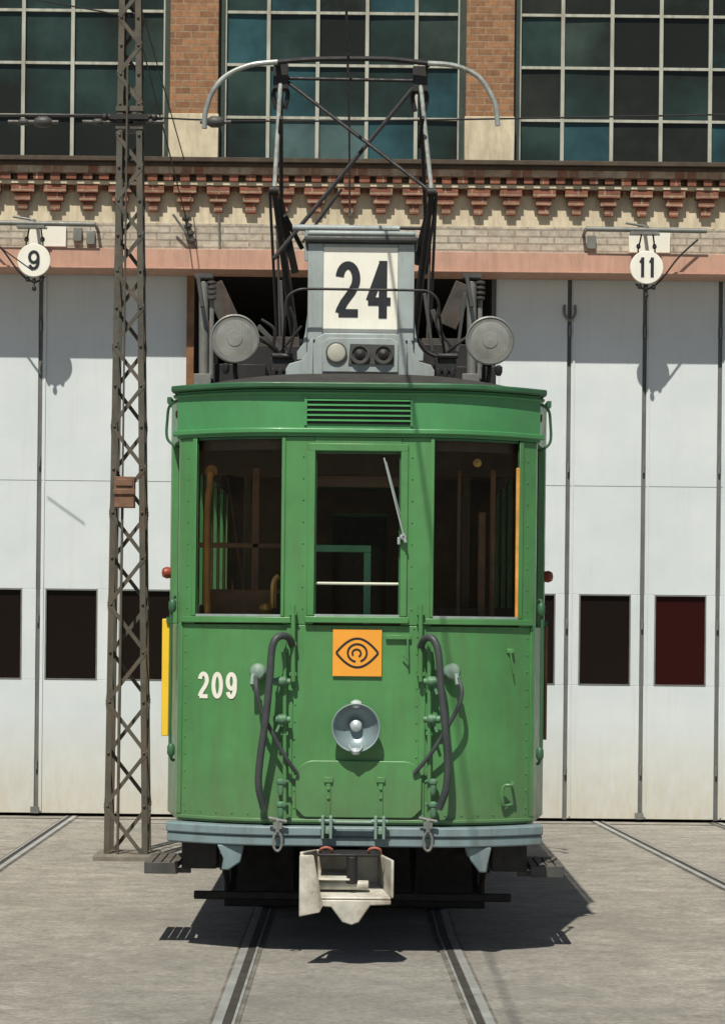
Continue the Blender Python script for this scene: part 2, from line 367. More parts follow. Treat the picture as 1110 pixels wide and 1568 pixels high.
MB().hexa([(XA, WY+0.4, ztop+0.9), (XB, WY+0.4, ztop+0.9), (XB, WY+20, ztop+0.9), (XA, WY+20, ztop+0.9), (XA, WY+0.5, ztop+1.0), (XB, WY+0.5, ztop+1.0), (XB, WY+14, ztop+3), (XA, WY+14, ztop+3)]).out('roof', ROOFM, bld)
for nm, xa, xb in (('side_wall_west', XA-0.4, XA-0.002), ('side_wall_east', XB+0.002, XB+0.4)):
    MB().box(xa, xb, WY, WY+20, 0, ztop+1).out(nm, BRICK, bld)
MB().box(XA, XB, WY+19.7, WY+20, 0, ztop+1).out('back_wall', BRICK, bld)
# cornice
MB().box(XA, XB, WY-0.24, WY+0.3, 6.185, 6.228).box(XA, XB, WY-0.20, WY+0.3, 6.15, 6.183).out('cornice_ledge', LEDGE, bld, 0.005)
MB().box(XA, XB, WY-0.17, WY+0.3, 6.085, 6.148).out('cornice_course', BRICKC, bld)
MB().box(XA, XB, WY+0.0, WY+0.3, 5.64, 6.083).out('frieze_backing', CREAM, bld)
red = MB(); crm = MB(); x = XA+0.1
while x < XB-0.2:
    j = lambda: random.uniform(-0.007, 0.007)
    for q in (0.0, 0.153):
        red.box(x+q-0.045+j(), x+q+0.045+j(), WY-0.15, WY, 6.02+j(), 6.083)
    crm.box(x-0.07, x+0.2365, WY-0.12, WY, 5.985, 6.018)
    red.box(x-0.105+j(), x+0.105+j(), WY-0.11, WY, 5.905+j(), 5.983)
    red.box(x-0.075+j(), x+0.075+j(), WY-0.085, WY, 5.83, 5.902)
    red.box(x-0.045+j(), x+0.045+j(), WY-0.06, WY, 5.745+j(), 5.827)
    red.box(x+0.153-0.03+j(), x+0.153+0.03+j(), WY-0.05, WY, 5.93, 5.980)
    x += 0.3065
red.out('corbel_bricks', BRICKR, bld, 0.004, smooth=False); crm.out('cornice_render_band', CREAM, bld, 0.003, smooth=False)
MB().box(XA, XB, WY-0.02, WY+0.3, 5.38, 5.638).out('whitewashed_band', BRICKW, bld)
MB().box(XA, XB, WY-0.15, WY+0.3, 5.205, 5.378).box(XA, XB, WY-0.175, WY+0.3, 5.185, 5.203).out('lintel_beam', SALMON, bld, 0.004)
MB().box(XA, XB, WY+0.302, WY+0.325, 5.2, 6.15).out('wall_core', INTER, bld)
# doors
DY = WY+0.33; DP = 0.723; D0 = -3.11
doors = MB(); gaps = MB(); dfr = MB(); dgl = MB(); dglr = MB(); seam = MB(); hnd = MB(); posts = MB(); rib = MB()
for k in range(-16, 25):
    xa = D0+k*DP; xb = xa+DP
    if xa < XA or xb > XB: continue
    if 2 <= k < 6: continue
    o0, o1 = (0.07, 0.57) if k < 4 else (0.12, 0.615)
    wz0, wz1 = 1.31, 2.18; top = 5.3
    a, b_ = xa+0.020, xb-0.020
    yo = random.uniform(0, 0.014); y0 = DY+yo
    doors.box(a, b_, y0, y0+0.06, 0.03, wz0).box(a, b_, y0, y0+0.06, wz1, top)
    doors.box(a, xa+o0, y0, y0+0.06, wz0, wz1).box(xa+o1, b_, y0, y0+0.06, wz0, wz1)
    (dglr if k == 8 else dgl).box(xa+o0, xa+o1, y0+0.03, y0+0.04, wz0, wz1)
    f = 0.012
    dfr.box(xa+o0, xa+o0+f, y0-0.004, y0+0.028, wz0, wz1).box(xa+o1-f, xa+o1, y0-0.004, y0+0.028, wz0, wz1)
    dfr.box(xa+o0+f, xa+o1-f, y0-0.004, y0+0.028, wz0, wz0+f).box(xa+o0+f, xa+o1-f, y0-0.004, y0+0.028, wz1-f, wz1)
    gaps.box(xa-0.022, xa+0.022, DY+0.03, DY+0.05, 0.02, top)
    if k == 1: gaps.box(xb-0.022, xb+0.022, DY+0.031, DY+0.051, 0.02, top)
    seam.box(a, b_, y0-0.002, y0, 3.218, 3.222)
    rib.box(xa+0.036, xa+0.052, y0-0.014, y0-0.001, 0.05, 5.28)
    for z in (0.5, 1.9, 3.4, 4.7): hnd.tube([(xb, y0-0.008, z-0.05), (xb, y0-0.008, z+0.05)], 0.011, 8)
    if k in (7, -3):
        hnd.tube(smooth_path([(xa-0.05, y0-0.01, 4.95), (xa-0.05, y0-0.03, 4.86), (xa, y0-0.05, 4.80), (xa+0.05, y0-0.03, 4.86), (xa+0.05, y0-0.01, 4.95)], 4), 0.013, 8)
    if k % 2: hnd.box(xb-0.05, xb+0.03, y0-0.03, y0-0.003, 0.03, 0.09)
posts.box(-1.71, -1.64, DY-0.06, DY-0.012, 0, 5.2)
doors.out('door_panels', DOOR, bld, 0.004); gaps.out('door_gaps', GAP, bld); dfr.out('door_window_frames', MGREY, bld); rib.out('door_edge_ribs', DOOR, bld)
dgl.out('door_window_glass', DGLASS, bld, smooth=False); dglr.out('door_window_glass_red', RGLASS, bld, smooth=False)
seam.out('door_seams', MGREY, bld); hnd.out('door_hinges', MGREY, bld); posts.out('door_post', MWOOD, bld)
xa, xb = -1.66, 1.228
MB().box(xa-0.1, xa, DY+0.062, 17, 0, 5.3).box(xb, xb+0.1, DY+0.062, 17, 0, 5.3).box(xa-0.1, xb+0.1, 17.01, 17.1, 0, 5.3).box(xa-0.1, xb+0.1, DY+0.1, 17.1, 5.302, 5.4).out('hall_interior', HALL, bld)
MB().box(-3.18, -2.83, WY-0.06, WY-0.022, 5.40, 5.60).box(2.47, 2.86, WY-0.06, WY-0.022, 5.40, 5.60).out('wall_plate', WHITE, bld, 0.006)
mb = MB()
for u, v in ((140, 365), (905, 372), (120, 360)):
    p = W(u, v, WY); mb.box(p.x-0.04, p.x+0.04, WY-0.07, WY-0.021, p.z-0.07, p.z+0.06)
mb.out('wall_bracket_plates', MGREY, bld, 0.005)
# ------------------------------------------------------------------ hanging number signs
def number_sign(txt, u, v, ua, ub, vt, flip):
    y = 9.73; c = W(u, v, y); e = empty('door_number_sign', (c.x, y, c.z))
    r = 25.5/(FPX/(y+DIST))
    MB().lathe((c.x, y+0.012, c.z), (0, -1, 0), [(r, 0), (r, 0.016), (r*0.97, 0.02)], 40).out('disc', WHITE, e)
    h = 0.092; yf = lambda x: y-0.0125
    if txt == '9': digits('number', [('9', c.x-0.056, c.x+0.056, c.z-h, c.z+h)], 0.028, yf, INK, e)
    else: digits('number', [('1', c.x-0.080, c.x-0.008, c.z-h, c.z+h), ('1', c.x+0.010, c.x+0.082, c.z-h, c.z+h)], 0.030, yf, INK, e)
    a, b_ = W(ua, vt, y), W(ub, vt+3, y)
    m = MB(); m.tube([a, b_], 0.024, 12)
    end = b_ if not flip else a
    m.tube([end, (end.x, WY-0.02, end.z-0.02)], 0.016, 8)
    m.tube([(c.x, WY-0.02, a.z+0.02), (c.x, y-0.02, a.z+0.02)], 0.018, 8)
    m.box(c.x-0.16, c.x+0.10, y-0.05, y+0.05, a.z-0.050, a.z-0.025)
    m.tube([(c.x-0.2, y, a.z+0.06), (c.x-0.04, y, a.z+0.035), (c.x+0.12, y, a.z-0.05)], 0.012, 8)
    m.out('bracket_arm', MGREY, e)
    m = MB()
    m.tube([(c.x-0.05, y+0.02, a.z-0.05), (c.x-0.08, y+0.03, c.z+r), (c.x, y+0.04, c.z)], 0.008, 6)
    m.tube([(c.x+0.06, y+0.02, a.z-0.05), (c.x+0.08, y+0.03, c.z+r), (c.x+0.05, y+0.04, c.z)], 0.008, 6)
    for dx, dz in ((-0.075, 0.20), (0.075, 0.20), (0.0, -0.19), (-0.06, -0.175), (0.07, -0.18), (0.0, -0.26)):
        m.lathe((c.x+dx, y+0.03, c.z+dz), (0, 0, 1), [(0.0, -0.026), (0.018, -0.018), (0.022, 0), (0.015, 0.02), (0, 0.026)], 10)
    sg = -1 if not flip else 1
    m.tube(smooth_path([(c.x-sg*0.1, y+0.03, c.z-0.15), (c.x, y+0.03, c.z-0.2), (c.x+sg*0.13, y+0.03, c.z-0.12), (c.x+sg*0.3, y+0.03, c.z+0.10), (c.x+sg*0.48, y+0.03, c.z+0.27)], 5), 0.009, 6)
    m.tube([(c.x, y+0.03, c.z-0.28), (c.x, y+0.03, c.z-0.16)], 0.006, 6)
    m.out('wire_fittings', BLACK, e)
number_sign('9', 52, 399, -45, 146, 341, False)
number_sign('11', 990, 410, 897, 1082, 351, True)
# ------------------------------------------------------------------ lattice mast
MY = 5.9; mst = empty('lattice_mast', (-1.83, MY, 0))
def mc(z): return -1.82-0.0065*z
def mw(z): return 0.168-0.0128*z
H = 8.6
leg = MB(); lac = MB()
zs = [i*0.43*0.985**i for i in range(0, 26)]; zs = [z for z in zs if z < H-0.1]+[H]
def corner(z, sx, sy): return Vector((mc(z)+sx*mw(z), MY+sy*mw(z), z))
for sx in (-1, 1):
    for sy in (-1, 1):
        a, b_ = corner(0, sx, sy), corner(H, sx, sy)
        leg.bar(a-Vector((sx*0.02, 0, 0)), b_-Vector((sx*0.02, 0, 0)), 0.045, 0.006, (0, 1, 0))
        leg.bar(a-Vector((0, sy*0.02, 0)), b_-Vector((0, sy*0.02, 0)), 0.006, 0.045, (0, 1, 0))
for i in range(len(zs)-1):
    for s in (-1, 1):
        q = 1 if (i % 2 == 0) == (s > 0) else -1
        lac.bar(corner(zs[i], -q, s)+Vector((0, s*0.004, 0)), corner(zs[i+1], q, s)+Vector((0, s*0.004, 0)), 0.03, 0.006, (0, 1, 0))
        lac.bar(corner(zs[i], s, -q)+Vector((s*0.004, 0, 0)), corner(zs[i+1], s, q)+Vector((s*0.004, 0, 0)), 0.03, 0.006, (1, 0, 0))
for z in (0.02, 5.72, 5.86, H-0.04):
    w = mw(z)+0.012; lac.box(mc(z)-w, mc(z)+w, MY-w, MY+w, z-0.02, z+0.02)
rv = MB()
for z in zs[:-1]:
    for sx in (-1, 1):
        p = corner(z, sx, -1); rv.lathe((p.x-sx*0.02, p.y-0.008, z), (0, -1, 0), [(0.012, 0), (0.011, 0.006), (0.006, 0.01)], 8)
leg.out('legs', MAST, mst); lac.out('lacing_bars', MAST, mst); rv.out('rivets', MAST, mst)
MB().box(-2.07, -1.57, MY-0.24, MY+0.26, -0.05, 0.05).out('concrete_footing', CONC, mst, 0.02)
p = W(195, 757, MY)
MB().box(p.x-0.078, p.x+0.078, MY-0.26, MY-0.15, p.z-0.12, p.z+0.12).box(p.x-0.085, p.x+0.085, MY-0.275, MY-0.261, p.z-0.02, p.z+0.02).box(p.x-0.065, p.x+0.065, MY-0.272, MY-0.262, p.z+0.045, p.z+0.1).out('switch_box', RUST, mst, 0.008)
MB().tube([(p.x-0.02, MY-0.19, p.z-0.12), (p.x-0.03, MY-0.18, 0.05)], 0.011, 8).tube([(p.x-0.02, MY-0.19, p.z+0.12), (p.x-0.02, MY-0.14, 6.2)], 0.008, 8).out('conduit', MAST, mst)
mb = MB()
for dx in (-0.17, 0.17):
    mb.lathe((mc(5.79)+dx, MY-0.1, 5.79), (1, 0, 0), [(0.01, -0.05), (0.03, -0.035), (0.03, -0.01), (0.015, 0), (0.03, 0.01), (0.03, 0.035), (0.01, 0.05)], 12)
mb.box(mc(5.79)-0.15, mc(5.79)+0.15, MY-0.14, MY-0.11, 5.77, 5.81)
mb.out('wire_clamp', BLACK, mst)
# ------------------------------------------------------------------ overhead wires
sw = empty('span_wire', (0, MY, 5.8))
m = MB(); m.tube([(-14, MY-0.1, 5.72), (-1.87, MY-0.1, 5.80)], 0.012, 6); m.tube(smooth_path([(-1.87, MY-0.1, 5.80), (-0.13, MY-0.1, 5.78), (6, MY-0.1, 5.96), (14, MY-0.1, 6.2)], 6), 0.007, 6)
m.tube([(-1.87, MY, 6.6), (-14, MY-2, 8.2)], 0.006, 6)
m.tube([W(205, 20, MY), W(285, 335, WY-0.05)], 0.007, 6)
m.tube([W(-10, 372, 8.9), W(50, 415, 8.9)], 0.006, 6)
m.tube([W(196, -60, 5.9), W(282, 245, WY-0.3)], 0.006, 6)
m.out('wires', BLACK, sw)
m = MB()
for u in (36, 66, 150, 228, 330):
    p = W(u, 187, MY-0.1); k = 1.3 if u in (66, 330) else 0.8
    m.lathe(p, (1, 0, 0), [(0.0, -0.06*k), (0.02*k, -0.05*k), (0.034*k, -0.025*k), (0.034*k, 0.025*k), (0.02*k, 0.05*k), (0, 0.06*k)], 12)
    m.tube([p-Vector((0.12, 0, 0)), p+Vector((0.12, 0, 0))], 0.016, 8)
p = W(285, 335, WY-0.1)
for i in range(4): m.lathe((p.x+i*0.02, p.y, p.z-i*0.07), (0.25, 0, -1), [(0.012, -0.03), (0.04, -0.01), (0.04, 0.01), (0.012, 0.03)], 12)
m.out('insulators', DGREY, sw)
m = MB().tube([p, (p.x+0.09, WY-0.02, p.z-0.45)], 0.018, 8).tube([(p.x+0.05, p.y, p.z-0.2), (p.x-0.12, WY-0.15, p.z+0.03)], 0.012, 8)
m.tube([W(335, 330, WY-0.05), W(336, 388, WY-0.05)], 0.01, 6); m.out('wall_anchor', MGREY, sw)
cw = MB().tube([(-0.13, -40, 5.76), (-0.145, MY, 5.76), (-0.16, 9.7, 5.72)], 0.0085, 8)
cw = cw.out('contact_wire', BLACK)
MB().tube([(-0.155, 9.7, 5.72), (-0.155, 9.98, 5.72)], 0.02, 8).out('wire_anchor', MGREY, cw)

# ================================================================== TRAM
tram = empty('tram', (XC, 3.8, 0)); L = 7.6
fl = lambda p: Vector((p.x, L-p.y, p.z))
def X(x): return XC+x
def shell(tf, tag):
    M = lambda: MB(tf)
    m = M()
    m.cp(X(-1.0), X(1.0), 0.73, 1.83, 0, 0.04, 40)
    for s in (-1, 1):
        a, b_ = sorted((X(s*0.241), X(s*0.408))); m.cp(a, b_, 1.832, 2.868, 0, 0.05)
        a, b_ = sorted((X(s*0.905), X(s*1.0))); m.cp(a, b_, 1.832, 2.868, 0, 0.06)
    m.cp(X(-0.241), X(0.241), 2.79, 2.868, 0.002, 0.05)
    m.out(tag+'_panels', GREEN, tram, 0.004)
    # dark timber lining behind the steel
    m = M(); m.cp(X(-0.99), X(0.99), 0.80, 1.838, -0.052, 0.02, 30); m.cp(X(-0.99), X(0.99), 2.80, 3.0, -0.062, 0.02, 30)
    for s in (-1, 1):
        a, b_ = sorted((X(s*0.238), X(s*0.411))); m.cp(a, b_, 1.84, 2.798, -0.052, 0.02)
        a, b_ = sorted((X(s*0.91), X(s*0.99))); m.cp(a, b_, 1.84, 2.798, -0.062, 0.02)
    m.out(tag+'_lining', DWOOD, tram)
    m = M(); m.cp(X(-1.02), X(1.02), 2.870, 3.13, 0.004, 0.05, 40); m.out(tag+'_fascia', GREEN_L, tram, 0.003)
    m = M(); m.cp(X(-1.045), X(1.045), 2.885, 2.915, 0.03, 0.05, 40); m.cp(X(-1.045), X(1.045), 3.10, 3.118, 0.018, 0.05, 40)
    m.out(tag+'_mouldings', GREEN_L, tram, 0.006)
    m = M(); m.cp(X(-1.055), X(1.055), 3.132, 3.166, 0.055, 0.10, 40); m.out(tag+'_roof_lip', GREEN_D, tram, 0.008)
    m = M()
    for a, b_ in ((-0.985, -0.33), (0.33, 0.985)):
        m.cp(X(a), X(b_), 1.838, 1.872, 0.028, 0.06, 14)
    m.cp(X(-0.285), X(0.285), 1.842, 1.878, 0.034, 0.06, 8)
    m.cp(X(-0.995), X(0.995), 0.742, 0.762, 0.02, 0.03, 40)
    m.box(X(-0.275), X(-0.236), -0.016, 0.0, 1.88, 2.83).box(X(0.236), X(0.275), -0.016, 0.0, 1.88, 2.83).box(X(-0.275), X(0.275), -0.017, -0.001, 2.79, 2.832)
    for s in (-1, 1):
        m.box(X(s*0.365)-0.018, X(s*0.365)+0.018, -0.008, 0.0, 0.765, 1.835)
        a, b_ = sorted((X(s*0.90), X(s*0.925))); m.cp(a, b_, 1.874, 2.868, 0.012, 0.03)
        a, b_ = sorted((X(s*0.40), X(s*0.42))); m.cp(a, b_, 1.874, 2.868, 0.010, 0.03)
        a, b_ = sorted((X(s*0.975), X(s*1.0))); m.cp(a, b_, 0.765, 1.835, 0.008, 0.02)
    m.out(tag+'_trim', GREEN, tram, 0.004)
    m = M()
    def rv(x, z): m.lathe((x, Yf(x)-0.001, z), (0, -1, 0), [(0.005, 0), (0.0045, 0.002), (0.0025, 0.004)], 8)
    x = -0.95
    while x < 0.96:
        rv(X(x), 1.815); rv(X(x), 0.785); rv(X(x), 3.09) ; x += 0.0905
    for z in [0.82+0.095*i for i in range(11)]:
        for s in (-1, 1):
            rv(X(s*0.955), z); rv(X(s*0.335), z)
    for z in [1.92+0.12*i for i in range(8)]:
        for s in (-1, 1): rv(X(s*0.30), z); rv(X(s*0.95), z)
    m.out(tag+'_rivets', GREEN, tram)
    m = M(); li = M()
    for s in (-1, 1):
        for z0, z1 in ((0.73, 1.83), (2.87, 3.13)):
            m.hexa([(X(s*1.0), 0.285, z0), (X(s*1.10), 0.92, z0), (X(s*1.06), 0.92, z0), (X(s*0.96), 0.285, z0), (X(s*1.0), 0.285, z1), (X(s*1.10), 0.92, z1), (X(s*1.06), 0.92, z1), (X(s*0.96), 0.285, z1)])
        for ya, yb in ((0.285, 0.36), (0.84, 0.92)):
            xa, xb = 1.0+(ya-0.285)*0.1575, 1.0+(yb-0.285)*0.1575
            m.hexa([(X(s*xa), ya, 1.832), (X(s*xb), yb, 1.832), (X(s*(xb-0.04)), yb, 1.832), (X(s*(xa-0.04)), ya, 1.832), (X(s*xa), ya, 2.868), (X(s*xb), yb, 2.868), (X(s*(xb-0.04)), yb, 2.868), (X(s*(xa-0.04)), ya, 2.868)])
            xa -= 0.045; xb -= 0.045
            li.hexa([(X(s*xa), ya-.005, 1.832), (X(s*xb), yb+.005, 1.832), (X(s*(xb-0.015)), yb+.005, 1.832), (X(s*(xa-0.015)), ya-.005, 1.832), (X(s*xa), ya-.005, 2.868), (X(s*xb), yb+.005, 2.868), (X(s*(xb-0.015)), yb+.005, 2.868), (X(s*(xa-0.015)), ya-.005, 2.868)])
    m.out(tag+'_quarter_panels', GREEN, tram, 0.003); li.out(tag+'_quarter_lining', DWOOD, tram)
    m = M(); z0, z1 = 2.94, 3.078
    m.box(X(-0.30), X(-0.285), -0.014, -0.003, z0-0.01, z1+0.01).box(X(0.285), X(0.30), -0.014, -0.003, z0-0.01, z1+0.01)
    d = M()
    for i in range(5):
        z = z0+i*0.028
        m.hexa([(X(-0.284), -0.022, z+0.014), (X(0.284), -0.022, z+0.014), (X(0.284), -0.004, z+0.014), (X(-0.284), -0.004, z+0.014), (X(-0.284), -0.010, z+0.024), (X(0.284), -0.010, z+0.024), (X(0.284), -0.004, z+0.026), (X(-0.284), -0.004, z+0.026)])
        d.box(X(-0.284), X(0.284), -0.0065, -0.0045, z, z+0.0139)
    m.out(tag+'_vent_louvres', GREEN_L, tram); d.out(tag+'_vent_slots', BLACK, tram)
    m = M()
    for a, b_, z0, z1 in ((-0.905, -0.408, 1.84, 2.87), (0.408, 0.905, 1.84, 2.87), (-0.241, 0.241, 1.84, 2.79)):
        m.sheet(X(a), X(b_), z0, z1, -0.032)
    m.out(tag+'_windows', GLASS, tram)
    m = M()
    for a, b_, z1 in ((-0.904, -0.409, 2.867), (0.409, 0.904, 2.867), (-0.240, 0.240, 2.789)):
        m.cp(X(a), X(a+0.012), 1.875, z1-0.012, -0.012, 0.02, 2); m.cp(X(b_-0.012), X(b_), 1.875, z1-0.012, -0.012, 0.02, 2)
        m.cp(X(a), X(b_), z1-0.012, z1, -0.011, 0.022, 8)
    m.out(tag+'_window_seals', GREEN_D, tram)
    m = M()
    for a, b_ in ((-0.90, -0.415), (0.415, 0.90)): m.cp(X(a), X(b_), 1.873, 1.886, 0.006, 0.03, 8)
    m.cp(X(-0.234), X(0.234), 1.879, 1.890, 0.012, 0.03, 4)
    m.out(tag+'_sill_strips', GREYBOX, tram)
    ybm = lambda x: Yf(x)*0.8
    m = M(); m.cp(X(-1.05), X(1.05), 0.672, 0.724, 0.105, 0.2, 44, ybm); m.cp(X(-1.045), X(1.045), 0.616, 0.671, 0.092, 0.05, 44, ybm)
    for s in (-1, 1):
        cx = X(s*0.68)
        m.prism([(cx-0.075, 0.615), (cx+0.075, 0.615), (cx+0.055, 0.52), (cx+0.03*s+0.02, 0.475), (cx+0.03*s-0.02, 0.475), (cx-0.04, 0.54)], -0.02, 0.0)
        m.box(cx-0.06, cx+0.06, -0.0, 0.25, 0.56, 0.614)
    m.out(tag+'_bumper', BLUEG, tram, 0.008)
shell(None, 'front'); shell(fl, 'rear')
m = MB(); gl = MB(); li = MB()
for s in (-1, 1):
    x0, x1 = sorted((X(s*1.10), X(s*1.06)))
    i0, i1 = sorted((X(s*1.056), X(s*1.045)))
    m.box(x0, x1, 0.922, L-0.922, 0.73, 1.83).box(x0, x1, 0.922, L-0.922, 2.87, 3.13)
    li.box(i0, i1, 0.922, L-0.922, 0.8, 1.83).box(i0, i1, 0.922, L-0.922, 2.87, 3.0)
    ny = 7; wy = (L-1.844)/ny
    for i in range(ny+1):
        y = 0.922+i*wy; a = max(0.922, y-0.05); b_ = min(L-0.922, y+0.05); m.box(x0, x1, a, b_, 1.832, 2.868); li.box(i0, i1, a-.006, b_+.006, 1.832, 2.868)
    gx = X(s*1.075); gl.add([(gx, 0.93, 1.84), (gx, L-0.93, 1.84), (gx, L-0.93, 2.868), (gx, 0.93, 2.868)], [(0, 1, 2, 3)])
m.out('side_walls', GREEN, tram, 0.004); gl.out('side_glazing', GLASS, tram); li.out('side_lining', DWOOD, tram)
m = MB()
for s in (-1, 1):
    x0, x1 = sorted((X(s*1.105), X(s*1.13))); m.box(x0, x1, 0.95, L-0.95, 3.132, 3.166)
    a, b_ = sorted((X(s*1.101), X(s*1.12))); m.box(a, b_, 0.93, L-0.93, 1.838, 1.87)
m.out('side_mouldings', GREEN_D, tram)
def roof_z(x, y):
    a = min(1, abs(x)/1.07); e = min(1, max(0, (min(y, L-y))/1.3))
    return 3.15+(0.15*(1-a**2.6))*(1-(1-e)**2)**0.5
nx, ny = 20, 36; vs = []; fs = []
for j in range(ny+1):
    t = j/ny
    for i in range(nx+1):
        xx = -1.06+2.12*i/nx; y0 = Yf(X(xx))-0.02; y = y0+(L-2*y0)*t
        vs.append((X(xx), y, roof_z(xx, y-y0)))
for j in range(ny):
    for i in range(nx): a = j*(nx+1)+i; fs.append((a, a+1, a+nx+2, a+nx+1))
MB().add(vs, fs).out('roof', ROOFM, tram)
MB().box(X(-1.04), X(1.04), 0.42, L-0.42, 3.003, 3.04).box(X(-0.45), X(0.45), 0.09, 0.419, 3.003, 3.04).out('ceiling', MWOOD, tram)
MB().box(X(-0.98), X(0.98), 0.4, L-0.4, 0.74, 0.797).box(X(-0.6), X(0.6), 0.06, 0.399, 0.74, 0.797).out('floor', BLACK, tram)
m = MB(); by = 1.55
m.box(X(-1.04), X(-0.30), by, by+0.04, 0.8, 1.95).box(X(0.30), X(1.04), by, by+0.04, 0.8, 1.95)
m.box(X(-1.04), X(1.04), by, by+0.04, 2.75, 3.0)
for a, b_ in ((-1.04, -0.97), (-0.36, -0.26), (0.26, 0.36), (0.97, 1.04)): m.box(X(a), X(b_), by-0.001, by+0.041, 1.95, 2.75)
m.box(X(-0.7), X(-0.66), by, by+0.04, 1.95, 2.75).box(X(0.64), X(0.68), by, by+0.04, 1.95, 2.75)
m.box(X(-1.04), X(1.04), 6.0, 6.04, 0.8, 1.9).box(X(-1.04), X(-0.4), 6.0, 6.04, 1.9, 3.0).box(X(0.4), X(1.04), 6.0, 6.04, 1.9, 3.0)
for s in (-1, 1):
    for i in range(5):
        y = 2.2+i*0.75; x0, x1 = sorted((X(s*1.04), X(s*0.35))); m.box(x0, x1, y, y+0.06, 1.25, 1.75); m.box(x0, x1, y+0.061, y+0.42, 1.18, 1.25)
m.out('interior_bulkheads_and_seats', DWOOD, tram, 0.004)
m = MB()
a = W(318, 760, 0.22); c = W(318, 945, 0.22)
m.tube(smooth_path([(a.x+0.014, 0.25, a.z+0.14), (a.x+0.008, 0.24, a.z+0.04), (a.x, 0.235, a.z-0.04), (a.x, 0.235, (a.z+c.z)/2), (c.x, 0.235, c.z-0.05)], 5), 0.018, 10)
a = W(792, 735, 0.16); m.box(a.x-0.004, a.x+0.016, 0.19, 0.21, 1.85, 2.72)
a = W(310, 722, 0.3); m.lathe((a.x+0.05, 0.3, a.z), (0, -1, 0), [(0.035, 0), (0.035, 0.02), (0.0, 0.035)], 12)
m.out('timber_mouldings', WOOD, tram, 0.004)
m = MB(); m.box(X(-0.84), X(-0.44), 0.50, 0.54, 1.70, 2.03)
a = W(738, 800, 0.8); m.box(a.x-0.02, a.x+0.02, 0.8, 0.83, 1.7, 2.5).box(a.x+0.05, a.x+0.08, 0.85, 0.88, 1.7, 2.75).box(a.x-0.14, a.x-0.12, 0.9, 0.93, 1.7, 2.75)
m.box(X(-0.62), X(-0.58), 0.9, 0.93, 1.7, 2.75).box(X(-0.95), X(-0.45), 0.9, 0.925, 2.28, 2.31)
m.out('cab_door_pillars', MWOOD, tram, 0.004)
m = MB(); a = W(525, 841, 0.7); b_ = W(562, 900, 0.7)
m.box(X(-0.28), b_.x+0.02, 0.70, 0.74, a.z-0.02, a.z+0.02).box(b_.x-0.02, b_.x+0.02, 0.701, 0.739, 1.3, a.z-0.021)
m.out('interior_gate_rail', paint('light_green_rail', (0.16, 0.50, 0.26), 0.4), tram, 0.003)
m = MB(); a = W(550, 895, 0.07); m.tube([(X(-0.24), 0.05, a.z), (X(0.24), 0.05, a.z)], 0.008, 8)
m.out('cab_cross_bar', WHITE, tram)
p = W(425, 900, 0.40)
MB().lathe((p.x, 0.45, 1.70), (0, 0, 1), [(0.16, -0.8), (0.16, 0.1), (0.13, 0.16), (0.03, 0.17), (0.02, 0.3), (0, 0.31)], 24).out('controller', INTER, tram)
m = MB().tube(smooth_path([(p.x-0.02, 0.28, p.z-0.12), (p.x-0.015, 0.26, p.z+0.02), (p.x+0.01, 0.26, p.z+0.06)], 4), 0.017, 8)
m.lathe((p.x-0.06, 0.28, p.z-0.12), (0, -0.3, 1), [(0.035, -0.03), (0.04, 0), (0.02, 0.025), (0, 0.03)], 16)
m.out('controller_handle', BRASS, tram)
a = W(730, 711, 0.2); MB().lathe((a.x, 0.14, a.z), (0, -1, 0), [(0.024, 0), (0.024, 0.01), (0.0, 0.02)], 12).out('cab_lamp', BRASS, tram)
# ---- front details
zt, zb = F(333, 1030).z, F(333, 1071).z
digits('fleet_number', [(ch, F(u0, 1050).x, F(u1, 1050).x, zb, zt) for ch, u0, u1 in (('2', 303, 320), ('0', 324, 341.5), ('9', 345.5, 363))], 0.0225, lambda x: Yf(x)-0.0045, WHITE, tram)
a, c = F(510, 965), F(584, 1037)
MB().box(a.x, c.x, -0.016, -0.010, c.z, a.z).out('eye_logo_plate', ORANGE, tram)
cx, cz = (a.x+c.x)/2, (a.z+c.z)/2; K = 1/278
def ribbon(mb, pts, w, y):
    n = len(pts); vs = []
    for i, p in enumerate(pts):
        q0, q1 = pts[max(i-1, 0)], pts[min(i+1, n-1)]
        dx, dz = q1[0]-q0[0], q1[1]-q0[1]; l = math.hypot(dx, dz) or 1
        vs += [(p[0]-dz/l*w/2, y, p[1]+dx/l*w/2), (p[0]+dz/l*w/2, y, p[1]-dx/l*w/2)]
    mb.add(vs, [(2*i, 2*i+1, 2*i+3, 2*i+2) for i in range(n-1)])
m = MB()
up = [(cx+(-32+64*i/30)*K, cz+(22*max(0, math.cos(math.pi/2*(-1+2*i/30)))**0.9)*K) for i in range(31)]
dn = [(x, 2*cz-z) for x, z in up]
ribbon(m, up, 0.012, -0.0175); ribbon(m, dn, 0.012, -0.0178)
ribbon(m, [(cx+14.5*K*math.cos(t), cz+13.5*K*math.sin(t)) for t in [math.radians(-70+i*10) for i in range(34)]], 0.011, -0.0182)
ribbon(m, [(cx-1*K+6.5*K*math.cos(t), cz-0.5*K+6*K*math.sin(t)) for t in [math.radians(-60+i*12) for i in range(24)]], 0.010, -0.0186)
m.out('eye_logo', INK, tram, smooth=False, recalc=False)
p = F(545, 1115)
m = MB(); m.surf((p.x, 0, p.z), (0, -1, 0), [(0.06, 0), (0.105, 0.03), (0.130, 0.085), (0.135, 0.100), (0.131, 0.106), (0.124, 0.100)], 44)
m.out('headlight_shell', paint('headlight_paint', (0.22, 0.30, 0.30), 0.4, var=0.1), tram)
